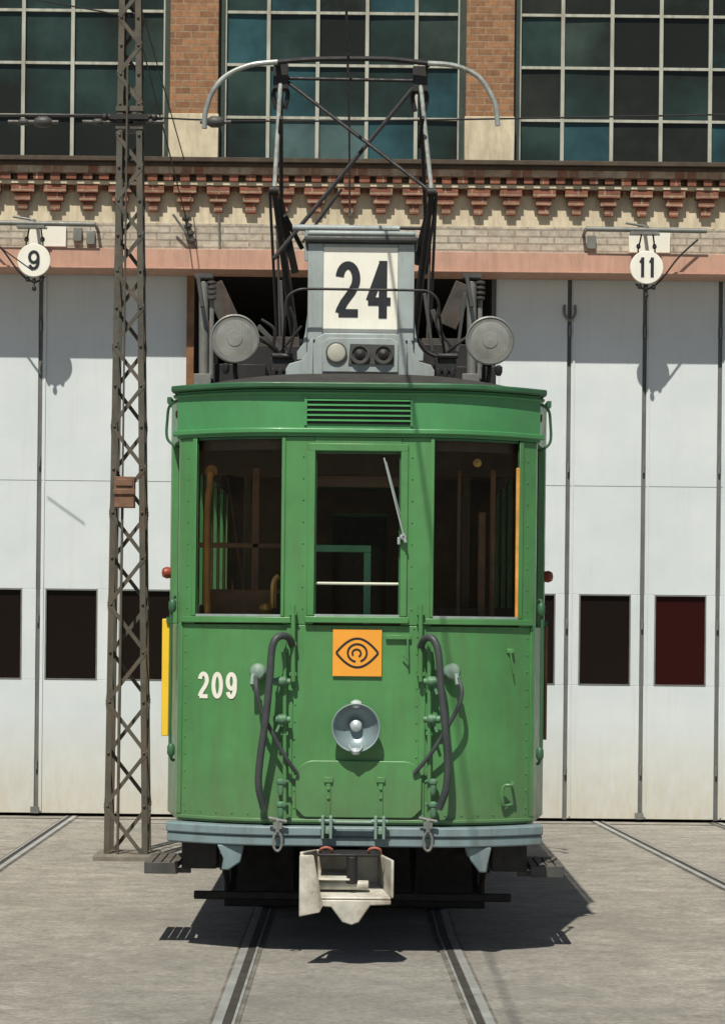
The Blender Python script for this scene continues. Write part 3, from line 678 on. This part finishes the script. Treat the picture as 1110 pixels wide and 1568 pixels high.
MB().surf((p.x, 0, p.z), (0, -1, 0), [(0.1235, 0.0995), (0.115, 0.075), (0.098, 0.048), (0.07, 0.026), (0.035, 0.014), (0.0005, 0.010)], 44).out('headlight_reflector', paint('headlight_inside', (0.22, 0.29, 0.31), 0.35, 0.25, var=0.15, scale=9), tram)
MB().lathe((p.x, 0, p.z+0.01), (0, -1, 0), [(0.030, 0.016), (0.036, 0.035), (0.030, 0.055), (0.015, 0.066), (0, 0.068)], 24).lathe((p.x, -0.07, p.z+0.13), (0, -0.4, 1), [(0.03, -0.01), (0.03, 0.01), (0.015, 0.02)], 14).lathe((p.x, -0.09, p.z-0.13), (0, 0, -1), [(0.022, -0.02), (0.028, 0.0), (0.02, 0.016), (0, 0.02)], 12).tube([Vector((p.x+0.036*math.cos(t), -0.108, p.z-0.09+0.04*math.sin(t))) for t in [math.radians(180+i*18) for i in range(11)]], 0.006, 8).out('headlight_bulb', CHROME, tram)
a, c = F(453, 1165), F(645, 1262); rr = 0.10
def topz(x):
    d = min(x-a.x, c.x-x)
    return a.z-(0 if d > rr else rr-math.sqrt(max(0, rr*rr-(rr-d)**2)))
def botz(x):
    d = min(x-a.x, c.x-x)
    return 0.77+(0 if d > 0.05 else 0.05-d)
m = MB(); m.cp(a.x, c.x, botz, topz, 0.028, 0.027, 50); m.out('apron_hatch', GREEN, tram, 0.005)
m = MB(); b2 = MB()
for u in (503, 583):
    q = F(u, 1195); m.box(q.x-0.012, q.x+0.012, -0.037, -0.029, 0.77, q.z); m.box(q.x-0.024, q.x+0.024, -0.042, -0.029, q.z-0.015, q.z+0.015)
    for z in (q.z-0.05, q.z-0.10): m.lathe((q.x, -0.037, z), (0, -1, 0), [(0.009, 0), (0.009, 0.008), (0.005, 0.01)], 6)
    for s in (-1, 1): b2.box(q.x-0.005+0.022*s-0.008, q.x-0.005+0.022*s+0.008, -0.19, -0.106, 0.665, 0.79)
    b2.box(q.x-0.034, q.x+0.024, -0.16, -0.11, 0.69, 0.72); b2.tube([(q.x-0.05, -0.15, 0.76), (q.x+0.04, -0.15, 0.76)], 0.012, 8)
b2.tube([(X(-0.13), -0.15, 0.755), (X(0.13), -0.15, 0.755)], 0.010, 8)
m.out('hatch_hinges', GREEN, tram, 0.002); b2.out('hatch_brackets', SOCK, tram, 0.003)
q = F(610, 977); m = MB(); m.box(q.x-0.07, q.x+0.07, -0.022, 0, q.z-0.012, q.z+0.012); m.tube([(q.x+0.05, -0.03, q.z), (q.x+0.055, -0.03, q.z-0.15)], 0.006, 6); m.tube([(q.x+0.02, -0.03, q.z-0.09), (q.x+0.055, -0.03, q.z-0.13)], 0.005, 6)
q = F(778, 1200); m.tube(smooth_path([(q.x+0.02, q.y, q.z), (q.x+0.02, q.y-0.06, q.z-0.01), (q.x-0.03, q.y-0.06, q.z-0.02), (q.x-0.03, q.y-0.05, q.z-0.12), (q.x+0.02, q.y, q.z-0.12)], 4), 0.009, 8)
q = F(781, 998); m.box(q.x-0.02, q.x+0.02, q.y-0.02, q.y+0.01, q.z-0.012, q.z+0.012).tube([(q.x, q.y-0.02, q.z), (q.x+0.02, q.y-0.015, q.z-0.13)], 0.005, 6)
m.out('latches', GREEN, tram, 0.002)
m = MB(); v = MB(); hs = MB(); hk = MB()
for s, ui, uo in ((-1, 449, 436), (1, 644, 657)):
    for u, vt, vb, r in ((ui, 928, 1045, 0.013), (uo, 985, 1262, 0.011)):
        a, c = F(u, vt, 0.05), F(u, vb, 0.05); m.tube([a, c], r, 10)
        for vv in (vt+12, (vt+vb)/2, vb-12):
            q = F(u, vv); m.box(q.x-0.02, q.x+0.02, -0.055, 0.0, q.z-0.010, q.z+0.010)
    for vv in (1045, 1103):
        q = F(uo+4*s, vv, 0.06); v.lathe(q, (s*-1, 0, 0), [(0.012, -0.05), (0.022, -0.045), (0.022, -0.025), (0.029, -0.018), (0.029, 0.018), (0.018, 0.028), (0.018, 0.045)], 14)
        v.tube([(q.x, q.y, q.z), (q.x+s*0.03, q.y-0.02, q.z-0.07)], 0.009, 8); v.lathe(q, (0, -1, 0), [(0.016, 0), (0.016, 0.04), (0.008, 0.045)], 10)
    for vv in (1205, 1240):
        q = F(uo+6*s, vv, 0.05); v.lathe(q, (0, 0, 1), [(0.012, -0.05), (0.02, -0.03), (0.02, 0.01), (0.026, 0.015), (0.026, 0.03), (0.012, 0.04)], 12); v.tube([q, q+Vector((-s*0.04, -0.03, 0.03))], 0.009, 8)
m.out('brake_pipes', GREEN, tram); v.out('air_cocks', paint('cock_paint', (0.08, 0.20, 0.11), 0.5, var=0.3, scale=14, dirt=(0.2, 0.18, 0.13)), tram)
lp = [(448, 990, .04), (441, 977, .10), (427, 976, .15), (417, 992, .17), (413, 1040, .17), (407, 1100, .16), (398, 1165, .14), (396, 1205, .12), (404, 1240, .08)]
rp = [(644, 992, .04), (650, 980, .10), (662, 979, .15), (671, 1000, .17), (675, 1050, .17), (681, 1110, .16), (685, 1165, .14), (683, 1208, .12), (672, 1240, .08)]
for P in (lp, rp): hs.tube(smooth_path([F(*q) for q in P], 6), 0.0205, 12)
for P in ([(392, 1038, .09), (393, 1058, .13), (402, 1092, .12), (420, 1130, .10), (438, 1162, .08), (455, 1186, .04)], [(702, 1040, .09), (707, 1062, .13), (700, 1087, .13), (683, 1118, .11), (660, 1155, .08), (634, 1186, .04)]):
    hs.tube(smooth_path([F(*q) for q in P], 6), 0.012, 10)
hs.out('brake_hoses', RUBBER, tram)
m = MB()
for u, s in ((397, 1), (690, -1)):
    q = F(u, 1031); m.lathe(q, (0.15*-s, -1, 0.1), [(0.04, -0.02), (0.04, 0.03), (0.048, 0.035), (0.048, 0.046), (0.038, 0.062), (0.018, 0.07), (0, 0.072)], 24)
    m.box(q.x-0.03+0.04*s, q.x+0.03+0.04*s, q.y-0.04, q.y+0.01, q.z-0.016, q.z+0.016)
    m.tube([q+Vector((-0.03*s, -0.06, -0.01)), q+Vector((-0.035*s, -0.10, -0.07))], 0.014, 8)
m.out('jumper_sockets', SOCK, tram, 0.003)
for u in (425, 655):
    q = W(u, 1285, -0.14)
    hk.tube([q+Vector((0, 0, 0.10)), q+Vector((0, 0, 0.03))], 0.014, 8)
    hk.tube([q+Vector((0.024*math.cos(t), 0, -0.02+0.05*math.sin(t))) for t in [2*math.pi*i/20 for i in range(20)]], 0.008, 8, closed=True)
    hk.box(q.x-0.025, q.x+0.025, -0.15, -0.106, q.z+0.05, q.z+0.085)
    hk.tube([q+Vector((-0.05, 0, 0.11)), q+Vector((0.05, 0, 0.09))], 0.01, 8)
hk.out('safety_hooks', MGREY, tram, 0.002)
# coupler
cx = X(-0.04); yb, yf_ = -0.10, -0.42
m = MB()
m.hexa([(cx-0.24, yf_-0.02, 0.28), (cx-0.22, yf_-0.02, 0.28), (cx-0.16, yb, 0.33), (cx-0.18, yb, 0.33), (cx-0.25, yf_, 0.615), (cx-0.23, yf_, 0.615), (cx-0.16, yb, 0.60), (cx-0.18, yb, 0.60)])
m.hexa([(cx-0.25, yf_-0.035, 0.27), (cx-0.14, yf_-0.035, 0.29), (cx-0.12, yf_-0.02, 0.33), (cx-0.25, yf_-0.018, 0.27), (cx-0.25, yf_-0.035, 0.60), (cx-0.175, yf_-0.035, 0.60), (cx-0.175, yf_-0.02, 0.60), (cx-0.25, yf_-0.02, 0.60)])
m.hexa([(cx+0.24, yf_, 0.37), (cx+0.255, yf_, 0.37), (cx+0.19, yb, 0.38), (cx+0.17, yb, 0.38), (cx+0.24, yf_, 0.575), (cx+0.255, yf_, 0.575), (cx+0.19, yb, 0.58), (cx+0.17, yb, 0.58)])
m.box(cx-0.17, cx+0.17, yb, yb+0.02, 0.33, 0.60)
m.hexa([(cx-0.17, yf_, 0.36), (cx+0.24, yf_, 0.36), (cx+0.17, yb, 0.41), (cx-0.16, yb, 0.41), (cx-0.17, yf_, 0.375), (cx+0.24, yf_, 0.375), (cx+0.17, yb, 0.425), (cx-0.16, yb, 0.425)])
m.hexa([(cx-0.15, yf_+0.05, 0.455), (cx+0.02, yf_+0.05, 0.455), (cx+0.05, yb, 0.48), (cx-0.16, yb, 0.48), (cx-0.15, yf_+0.05, 0.468), (cx+0.02, yf_+0.05, 0.468), (cx+0.05, yb, 0.493), (cx-0.16, yb, 0.493)])
m.prism([(cx-0.17, 0.359), (cx+0.24, 0.359), (cx+0.24, 0.335), (cx+0.13, 0.33), (cx+0.07, 0.24), (cx+0.03, 0.225), (cx-0.02, 0.24), (cx-0.08, 0.32), (cx-0.17, 0.325)], yf_-0.001, yf_+0.012)
m.lathe((cx+0.0, yf_+0.10, 0.43), (1, 0, 0), [(0.026, -0.17), (0.026, 0.12)], 12)
m.out('coupler_head', STEELW, tram, 0.006)
m = MB(); m.box(cx-0.155, cx+0.18, -0.36, -0.08, 0.585, 0.60); m.box(cx-0.07, cx+0.07, -0.079, 1.2, 0.42, 0.54)
m.tube([(cx+0.03, -0.34, 0.44), (cx+0.03, -0.34, 0.585)], 0.03, 12); m.out('coupler_drawbar', BLACK, tram, 0.004)
m = MB()
for dx in (-0.11, 0.15):
    m.tube(smooth_path([(cx+dx-0.03, -0.3, 0.59), (cx+dx-0.03, -0.33, 0.62), (cx+dx, -0.34, 0.632), (cx+dx+0.03, -0.33, 0.62), (cx+dx+0.03, -0.3, 0.59)], 4), 0.008, 8)
m.out('coupler_red_rings', paint('faded_red', (0.4, 0.13, 0.09), 0.5), tram)
# ---- undercarriage
m = MB()
m.box(X(-0.80), X(0.80), 0.25, L-0.25, 0.60, 0.738)
for s in (-1, 1):
    m.box(X(s*0.88)-0.10, X(s*0.88)+0.10, 0.42, 0.72, 0.44, 0.735)
    m.box(X(s*0.78)-0.04, X(s*0.78)+0.04, 0.9, L-0.9, 0.40, 0.60)
m.box(X(-0.95), X(0.93), 1.05, 1.08, 0.20, 0.25)
for s in (-1, 1):
    m.bar((X(s*0.72), 1.06, 0.24), (X(s*0.72), 1.4, 0.6), 0.04, 0.03); m.bar((X(s*0.35), 1.06, 0.24), (X(s*0.35), 1.4, 0.6), 0.04, 0.03)
    m.bar((X(s*0.80), 0.8, 0.60), (X(s*0.74), 1.06, 0.25), 0.03, 0.03)
for yy in (2.5, L-2.5):
    m.box(X(-0.6), X(0.6), yy-0.4, yy+0.4, 0.30, 0.6)
    for s in (-1, 1): m.box(X(s*0.80)-0.07, X(s*0.80)+0.07, yy-0.14, yy+0.14, 0.25, 0.52)
m.box(X(-0.80), X(0.80), 1.6, 1.66, 0.10, 0.60).box(X(-0.75), X(0.75), L-1.66, L-1.6, 0.16, 0.6)
m.out('truck_frame', BLACK, tram, 0.008)
m = MB()
for yy in (2.5, L-2.5):
    for s, xw in ((-1, -0.60), (1, 0.505)):
        m.lathe((xw, yy, 0.405), (s, 0, 0), [(0.05, -0.06), (0.42, -0.05), (0.42, -0.025), (0.395, -0.02), (0.39, 0.06), (0.34, 0.065), (0.32, 0.03), (0.10, 0.03), (0.08, 0.09), (0, 0.09)], 40)
    m.tube([(-0.6, yy, 0.405), (0.5, yy, 0.405)], 0.06, 12)
m.out('wheels', DGREY, tram)
m = MB(); br = MB()
for s in (-1, 1):
    for yb0 in (0.42, L-1.05):
        for i in range(4):
            x0, x1 = sorted((X(s*(1.00+0.05*i)), X(s*(1.042+0.05*i)))); m.box(x0, x1, yb0, yb0+0.62, 0.44, 0.475)
        for yy in (yb0+0.05, yb0+0.54):
            x0, x1 = sorted((X(s*0.93), X(s*1.19))); br.box(x0, x1, yy, yy+0.03, 0.41, 0.438)
        x0, x1 = sorted((X(s*1.0), X(s*1.19))); br.box(x0, x1, yb0-0.012, yb0-0.001, 0.41, 0.475)
m.out('step_slats', paint('worn_step_timber', (0.10, 0.09, 0.075), 0.8, var=0.3, scale=10), tram, 0.003); br.out('step_brackets', DGREY, tram, 0.003)
m = MB(); m.box(X(-1.145), X(-1.103), 0.95, L-0.95, 1.17, 1.86); m.out('yellow_side_board', YELLOW, tram, 0.004)
m = MB(); m.box(X(1.104), X(1.122), 0.95, L-0.95, 1.17, 1.84); m.out('side_board_east', MWOOD, tram, 0.004)
m = MB()
for s in (-1, 1): m.lathe((X(s*1.10), 0.9, 2.13), (s, -0.4, 0), [(0.032, 0), (0.035, 0.02), (0.027, 0.04), (0.0, 0.05)], 16)
m.out('marker_lamps', RED, tram)
m = MB()
for s in (-1, 1):
    x = X(s*1.045)
    m.tube(smooth_path([(X(s*1.02), 0.33, 3.09), (x+s*0.025, 0.36, 3.06), (x+s*0.038, 0.38, 2.99), (x+s*0.038, 0.38, 2.88), (X(s*1.03), 0.36, 2.83)], 5), 0.008, 8)
    m.tube(smooth_path([(X(s*1.02), 0.30, 1.98), (X(s*1.04), 0.28, 1.94), (X(s*1.04), 0.28, 1.55), (X(s*1.04), 0.28, 1.12), (X(s*1.02), 0.3, 1.06)], 5), 0.009, 8)
    for z in (1.93, 1.12): m.lathe((X(s*1.035), 0.27, z), (0, 0, 1), [(0.013, -0.035), (0.022, -0.02), (0.022, 0.02), (0.013, 0.035)], 12)
m.out('grab_rails', GREEN_D, tram)
m = MB(); a, b_ = F(588, 702, 0.04), F(617, 818, 0.05)
m.bar(a, b_, 0.009, 0.008); m.bar(a+(b_-a)*0.05+Vector((0.006, -0.006, 0)), a+(b_-a)*0.75+Vector((0.010, -0.006, 0)), 0.005, 0.012)
m.lathe(b_+Vector((0, 0.05, -0.02)), (0, -1, 0), [(0.018, 0), (0.018, 0.05), (0.010, 0.06)], 12); m.bar(b_, b_+Vector((0.015, 0, -0.05)), 0.016, 0.02)
m.box(b_.x-0.030, b_.x-0.015, -0.04, 0, b_.z-0.06, b_.z-0.02)
m.out('windscreen_wiper', GREYBOX, tram, 0.002)
# ---- roof equipment
m = MB(); ln = MB(); rim = MB(); yk = MB()
for u, vv in ((360, 520), (750, 523)):
    q = W(u, vv, 0.45); s = 1 if u < 500 else -1
    m.lathe(q, (0, -1, 0), [(0.0, -0.13), (0.05, -0.125), (0.10, -0.08), (0.132, 0.0), (0.132, 0.02)], 40)
    rim.lathe(q, (0, -1, 0), [(0.130, 0.0), (0.139, 0.002), (0.139, 0.03), (0.131, 0.034), (0.129, 0.028)], 40)
    ln.lathe(q, (0, -1, 0), [(0.131, 0.022), (0.10, 0.030), (0.045, 0.036), (0.043, 0.040), (0.0, 0.044)], 40)
    yk.tube(smooth_path([q+Vector((0, 0.02, -0.14)), q+Vector((0.0, 0.05, -0.19)), (q.x+s*0.02, 0.5, 3.16)], 4), 0.014, 8)
    yk.lathe((q.x-s*0.05, 0.42, q.z-0.17), (0, 0, 1), [(0.012, -0.03), (0.022, -0.01), (0.022, 0.02), (0.01, 0.03)], 10)
    yk.tube(smooth_path([q+Vector((s*0.13, 0, 0.02)), q+Vector((s*0.20, 0, -0.03)), (q.x+s*0.27, 0.5, 3.36), (q.x+s*0.33, 0.55, 3.30)], 5), 0.010, 8)
m.out('roof_lamp_shells', DGREY, tram); ln.out('roof_lamp_lenses', LENS, tram); rim.out('roof_lamp_rims', MGREY, tram); yk.out('roof_lamp_mounts', BLACK, tram)
yb = 0.45
a, c = W(472, 372, yb), W(633, 545, yb); sx0, sx1 = a.x, c.x
m = MB(); m.box(sx0, sx1, yb, yb+0.30, 3.24, a.z)
f0, f1 = W(496, 379, yb), W(608, 511, yb)
m.box(sx0, f0.x-0.001, yb-0.012, yb-0.001, 3.45, a.z-0.005).box(f1.x+0.001, sx1, yb-0.012, yb-0.001, 3.45, a.z-0.005).box(f0.x, f1.x, yb-0.012, yb-0.001, 3.42, f1.z-0.001).box(f0.x, f1.x, yb-0.012, yb-0.001, f0.z+0.001, a.z-0.005)
m.out('route_box', GREYBOX, tram, 0.006)
MB().box(sx0-0.02, sx1+0.02, yb-0.05, yb+0.34, a.z+0.001, a.z+0.035).out('route_box_cap', DGREY, tram, 0.012)
MB().box(sx0-0.005, sx1+0.005, yb-0.02, yb+0.31, a.z+0.037, a.z+0.07).out('route_box_lid', GREYBOX, tram, 0.014)
MB().box(f0.x, f1.x, yb-0.008, yb-0.002, f1.z, f0.z).out('route_number_plate', WHITE, tram)
zt, zb = W(550, 401, yb).z, W(550, 487, yb).z
digits('route_number', [('2', W(513, 450, yb).x, W(552, 450, yb).x, zb, zt), ('4', W(560, 450, yb).x, W(601, 450, yb).x, zb, zt)], 0.047, lambda x: yb-0.0105, INK, tram)
cx = (sx0+sx1)/2
m = MB(); w = 0.265
m.prism([(cx-w, 3.17), (cx+w, 3.17), (cx+w, 3.40), (cx+w-0.015, 3.455), (cx+w-0.06, 3.48), (cx-w+0.06, 3.48), (cx-w+0.015, 3.455), (cx-w, 3.40)], yb-0.10, yb-0.013)
m.prism([(cx-w+0.05, 3.26), (cx+w-0.05, 3.26), (cx+w-0.05, 3.43), (cx+w-0.09, 3.455), (cx-w+0.09, 3.455), (cx-w+0.05, 3.43)], yb-0.115, yb-0.101)
for s in (-1, 1):
    m.prism([(cx+s*x, z) for x, z in ((0.267, 3.46), (0.29, 3.44), (0.30, 3.38), (0.33, 3.33), (0.40, 3.31), (0.42, 3.28), (0.42, 3.22), (0.267, 3.17))], yb-0.08, yb-0.05)
    m.prism([(cx+s*x, z) for x, z in ((0.304, 3.60), (0.315, 3.50), (0.33, 3.43), (0.36, 3.39), (0.36, 3.34), (0.304, 3.34))], yb+0.02, yb+0.05)
m.out('route_box_base', GREYBOX, tram, 0.005)
k = MB(); q1, q2, q3 = W(515, 541, yb-0.11), W(551, 544, yb-0.11), W(587, 544, yb-0.11)
k.prism([(q2.x-0.065, q2.z-0.055), (q3.x+0.06, q3.z-0.055), (q3.x+0.06, q3.z+0.055), (q2.x-0.055, q2.z+0.06)], yb-0.124, yb-0.116)
for q in (q2, q3): k.lathe((q.x, yb-0.124, q.z), (0, -1, 0), [(0.055, 0), (0.055, 0.02), (0.045, 0.02), (0.04, 0.008), (0, 0.005)], 24)
k.lathe((q1.x, yb-0.116, q1.z), (0, -1, 0), [(0.060, 0), (0.060, 0.014), (0.054, 0.016)], 24)
k.out('marker_light_housings', DGREY, tram)
k = MB(); k.lathe((q1.x, yb-0.116, q1.z), (0, -1, 0), [(0.053, 0), (0.053, 0.015), (0.04, 0.020), (0, 0.022)], 24); k.out('pale_marker_lens', paint('pale_glass', (0.40, 0.40, 0.34), 0.3), tram)
k = MB()
for q in (q2, q3): k.lathe((q.x, yb-0.13, q.z), (0, -1, 0), [(0.036, 0), (0.02, 0.012), (0, 0.016)], 20)
k.out('dark_marker_lens', BLACK, tram)
m = MB(); m.tube(smooth_path([W(437, 485, 0.30), W(439, 458, 0.30), W(455, 445, 0.30), W(480, 443, 0.30), W(550, 444, 0.30), W(630, 445, 0.30), W(655, 447, 0.30), W(670, 460, 0.30), W(673, 485, 0.32)], 6), 0.0075, 8)
m.tube([W(437, 485, 0.30), W(432, 555, 0.5)], 0.0075, 8); m.tube([W(673, 485, 0.32), W(683, 560, 0.5)], 0.0075, 8)
m.out('roof_hoop_rail', BLACK, tram)
m = MB(); m.tube([W(448, 349, 1.4), W(612, 351, 1.4)], 0.020, 12)
m.tube([W(470, 352, 1.4), W(470, 400, 1.4)], 0.014, 8); m.out('conduit_tube', GREYBOX, tram)
m = MB(); n_ = MB()
for u in (312, 722):
    t, bt = W(u, 432, 0.8), W(u, 582, 0.8)
    m.tube([bt, t], 0.028, 14); m.tube([(t.x+0.05, 0.78, bt.z), (t.x+0.05, 0.78, t.z-0.1)], 0.014, 8)
    m.box(t.x-0.05, t.x+0.05, 0.75, 0.85, bt.z-0.1, bt.z+0.03)
    for i in range(4): n_.lathe((t.x+0.05, 0.76, t.z-0.10+i*0.03), (0, 0, 1), [(0.015, -0.01), (0.028, -0.006), (0.028, 0.006), (0.015, 0.01)], 12)
    n_.box(t.x-0.05, t.x+0.055, 0.76, 0.84, t.z+0.02, t.z+0.045)
    n_.tube([(t.x-0.03, 0.74, t.z+0.02), (t.x+0.0, 0.7, t.z-0.16)], 0.012, 8)
m.out('lightning_arresters', MGREY, tram, 0.003); n_.out('arrester_insulators', DGREY, tram)
m = MB(); m2 = MB()
for (u0, v0, u1, v1, w_) in ((650, 450, 662, 540, .02), (712, 450, 700, 540, .02), (430, 430, 436, 556, .018), (395, 500, 440, 545, .03), (662, 475, 692, 560, .03)):
    m.bar(W(u0, v0, 1.4), W(u1, v1, 1.4), w_, 0.03)
m2.bar(W(326, 436, 2.6), W(356, 500, 2.6), .13, 0.03).bar(W(712, 436, 2.6), W(684, 500, 2.6), .13, 0.03)
m2.box(X(-0.66), X(-0.40), 2.6, 3.0, 3.45, 3.72).box(X(0.40), X(0.66), 2.6, 3.0, 3.45, 3.72)
m.out('roof_struts', DGREY, tram, 0.003); m2.out('resistor_casings', paint('resistor_grey', (0.045, 0.04, 0.035), 0.7, var=0.4, scale=8, dirt=(0.12, 0.06, 0.03), dirtamt=0.8), tram, 0.004)
m = MB()
for u in (430, 682):
    q = W(u, 555, 0.5); m.box(q.x-0.06, q.x+0.06, 0.46, 0.60, q.z-0.06, q.z+0.02); m.tube([(q.x-0.05, 0.45, q.z+0.03), (q.x+0.07, 0.45, q.z+0.03)], 0.016, 8)
    for dx in (-0.04, 0.0, 0.04): m.lathe((q.x+dx, 0.46, q.z-0.07), (0, 0, -1), [(0.012, -0.03), (0.018, 0), (0.012, 0.03)], 8)
m.box(X(-0.28), X(0.30), 0.22, 0.50, 3.15, 3.235)
m.box(X(-0.78), X(-0.28), 1.7, 2.3, 3.28, 3.56).box(X(0.30), X(0.76), 1.7, 2.3, 3.28, 3.58)
m.box(X(-0.92), X(-0.55), 0.9, 1.5, 3.2, 3.36).box(X(0.55), X(0.80), 0.9, 1.5, 3.2, 3.36)
m.out('roof_switchgear', BLACK, tram, 0.005)
m = MB(); m.box(X(-0.98), X(-0.93), 1.6, 2.6, 3.2, 3.70); m.out('roof_board', RUST, tram, 0.004)
m = MB()
for (P, r) in (([(395, 520), (410, 528), (425, 540), (445, 520), (462, 500)], .008), ([(400, 490), (420, 505), (418, 530)], .010), ([(672, 470), (668, 500), (690, 530), (700, 548)], .008), ([(640, 520), (655, 540), (675, 548)], .012), ([(444, 470), (452, 500), (440, 548)], .008)):
    m.tube(smooth_path([W(u, v, 0.6) for u, v in P], 5), r, 8)
m.out('roof_cables', BLACK, tram)
m = MB()
for s in (-1, 1): m.box(X(s*0.62)-0.10, X(s*0.62)+0.10, 1.6, L-1.6, 3.32, 3.345)
m.out('roof_walkway', DWOOD, tram, 0.003)
# ---- pantograph
PYc = 3.5
m = MB(); lt = MB()
bow = [(313, 197), (315, 170), (326, 140), (347, 116), (383, 100), (425, 95)]
bow2 = [(655, 97), (697, 101), (733, 118), (753, 148), (760, 168), (762, 193)]
for dy in (-0.13, 0.13):
    r_ = 0.018
    lt.tube(smooth_path([W(u, v, PYc+dy) for u, v in bow], 6), r_, 10)
    lt.tube(smooth_path([W(u, v, PYc+dy) for u, v in bow2], 6), r_, 10)
    m.tube(smooth_path([W(u, v, PYc+dy) for u, v in ((425, 95), (480, 91), (545, 90), (600, 91), (655, 97))], 5), r_, 10)
for u, v in ((425, 98), (655, 100)): m.tube([W(u, v, PYc-0.13), W(u, v, PYc+0.13)], 0.018, 8)
m.tube([W(428, 120, PYc), W(645, 124, PYc)], 0.012, 8)
UL, UR = W(430, 118, PYc), W(643, 122, PYc)
for p in (UL, UR):
    m.box(p.x-0.05, p.x+0.05, PYc-0.06, PYc+0.06, p.z-0.09, p.z+0.08)
    for s in (-1, 1): m.tube(smooth_path([(p.x+s*0.02, PYc, p.z-0.05), (p.x+s*0.05, PYc, p.z-0.12), (p.x+s*0.03, PYc, p.z-0.22)], 4), 0.016, 8)
for sgn in (-1, 1):
    yk_ = PYc+sgn*0.75
    KL, KR = Vector((UL.x-0.01, yk_, 4.70)), Vector((UR.x+0.07, yk_, 4.70))
    (lt if sgn < 0 else m).tube([UL, KL], 0.015, 10); (lt if sgn < 0 else m).tube([UR, KR], 0.015, 10)
    if sgn > 0: m.tube([KL-Vector((0.05, 0, 0)), KR+Vector((0.05, 0, 0))], 0.012, 8)
    BL, BR = Vector((UL.x+0.12, PYc+sgn*0.22, 3.78)), Vector((UR.x-0.03, PYc+sgn*0.22, 3.78))
    m.tube([KL, BL], [0.018, 0.028], 10); m.tube([KR, BR], [0.018, 0.028], 10)
    m.tube([KL+Vector((-0.03, 0, 0)), BL+Vector((-0.10, 0, -0.3))], 0.010, 8); m.tube([KR+Vector((0.03, 0, 0)), BR+Vector((0.10, 0, -0.3))], 0.010, 8)
    for K in (KL, KR): m.lathe(K, (1, 0, 0), [(0.03, -0.03), (0.03, 0.03)], 12)
    if sgn < 0:
        m.tube([UL, KR], 0.013, 8); m.tube([UR, KL+Vector((0, 0, -0.45))], 0.015, 8)
for q0, q1, w_ in (((428, 305), (452, 418), .05), ((662, 305), (636, 405), .05), ((436, 330), (462, 380), .03), ((668, 300), (652, 420), .02), ((430, 180), (427, 218), .02), ((648, 180), (642, 225), .02)):
    m.bar(W(*q0, PYc-0.5), W(*q1, PYc-0.3), w_, 0.03)
m.box(UL.x-0.02, UR.x+0.08, PYc-0.26, PYc-0.20, 3.70, 3.78).box(UL.x-0.02, UR.x+0.08, PYc+0.20, PYc+0.26, 3.70, 3.78)
for x in (UL.x+0.04, UR.x-0.02):
    m.box(x-0.03, x+0.03, PYc-0.55, PYc+0.55, 3.62, 3.70)
    for yy in (-0.5, 0.5): m.lathe((x, PYc+yy, 3.5), (0, 0, 1), [(0.05, -0.2), (0.03, -0.06), (0.06, -0.03), (0.03, 0), (0.06, 0.03), (0.03, 0.06), (0.04, 0.12)], 14)
m.tube([W(463, 372, PYc-0.3), W(523, 290, PYc-0.3)], 0.01, 8)
m.out('pantograph_frame', BLACK, tram); lt.out('pantograph_bow_tubes', paint('galvanised_tube', (0.33, 0.36, 0.34), 0.45, 0.3, var=0.3, scale=8, dirt=(0.10, 0.08, 0.07), dirtamt=0.8), tram)

# ------------------------------------------------------------------ light, sky, camera
d = Vector((0.15, 0.65, -1.0)).normalized()
sl = bpy.data.lights.new('sun', 'SUN'); sl.energy = 5.0; sl.angle = math.radians(0.53); sl.color = (1.0, 0.945, 0.83)
so = bpy.data.objects.new('sun', sl); so.rotation_euler = d.to_track_quat('-Z', 'Y').to_euler(); so.location = (-5, -10, 20); sc.collection.objects.link(so)
w = bpy.data.worlds.new('World'); sc.world = w; w.use_nodes = True; nt = w.node_tree
sky = nt.nodes.new('ShaderNodeTexSky'); sky.sky_type = 'NISHITA'; sky.sun_disc = False
sky.sun_elevation = math.asin(-d.z); sky.sun_rotation = math.atan2(-d.x, -d.y) % (2*math.pi)
nt.links.new(sky.outputs[0], nt.nodes['Background'].inputs[0]); nt.nodes['Background'].inputs[1].default_value = 0.052
cam = bpy.data.cameras.new('camera'); co = bpy.data.objects.new('camera', cam); sc.collection.objects.link(co)
co.location = (0, -DIST, HZ)
co.rotation_euler = (Matrix.Rotation(math.radians(90), 3, 'X') @ Matrix.Rotation(TH, 3, 'Z')).to_euler()
cam.sensor_width = 36; cam.sensor_fit = 'HORIZONTAL'; cam.lens = FPX/1110*36
HI = 1110*1024/724
cam.shift_x = 0.0; cam.shift_y = (PY-HI/2)/1110
# AUTO fit would use the long side; HORIZONTAL keeps shift in units of the width
cam.clip_end = 1000; cam.clip_start = 0.1
sc.camera = co
sc.view_settings.view_transform = 'Standard'; sc.view_settings.look = 'None'; sc.view_settings.exposure = 0
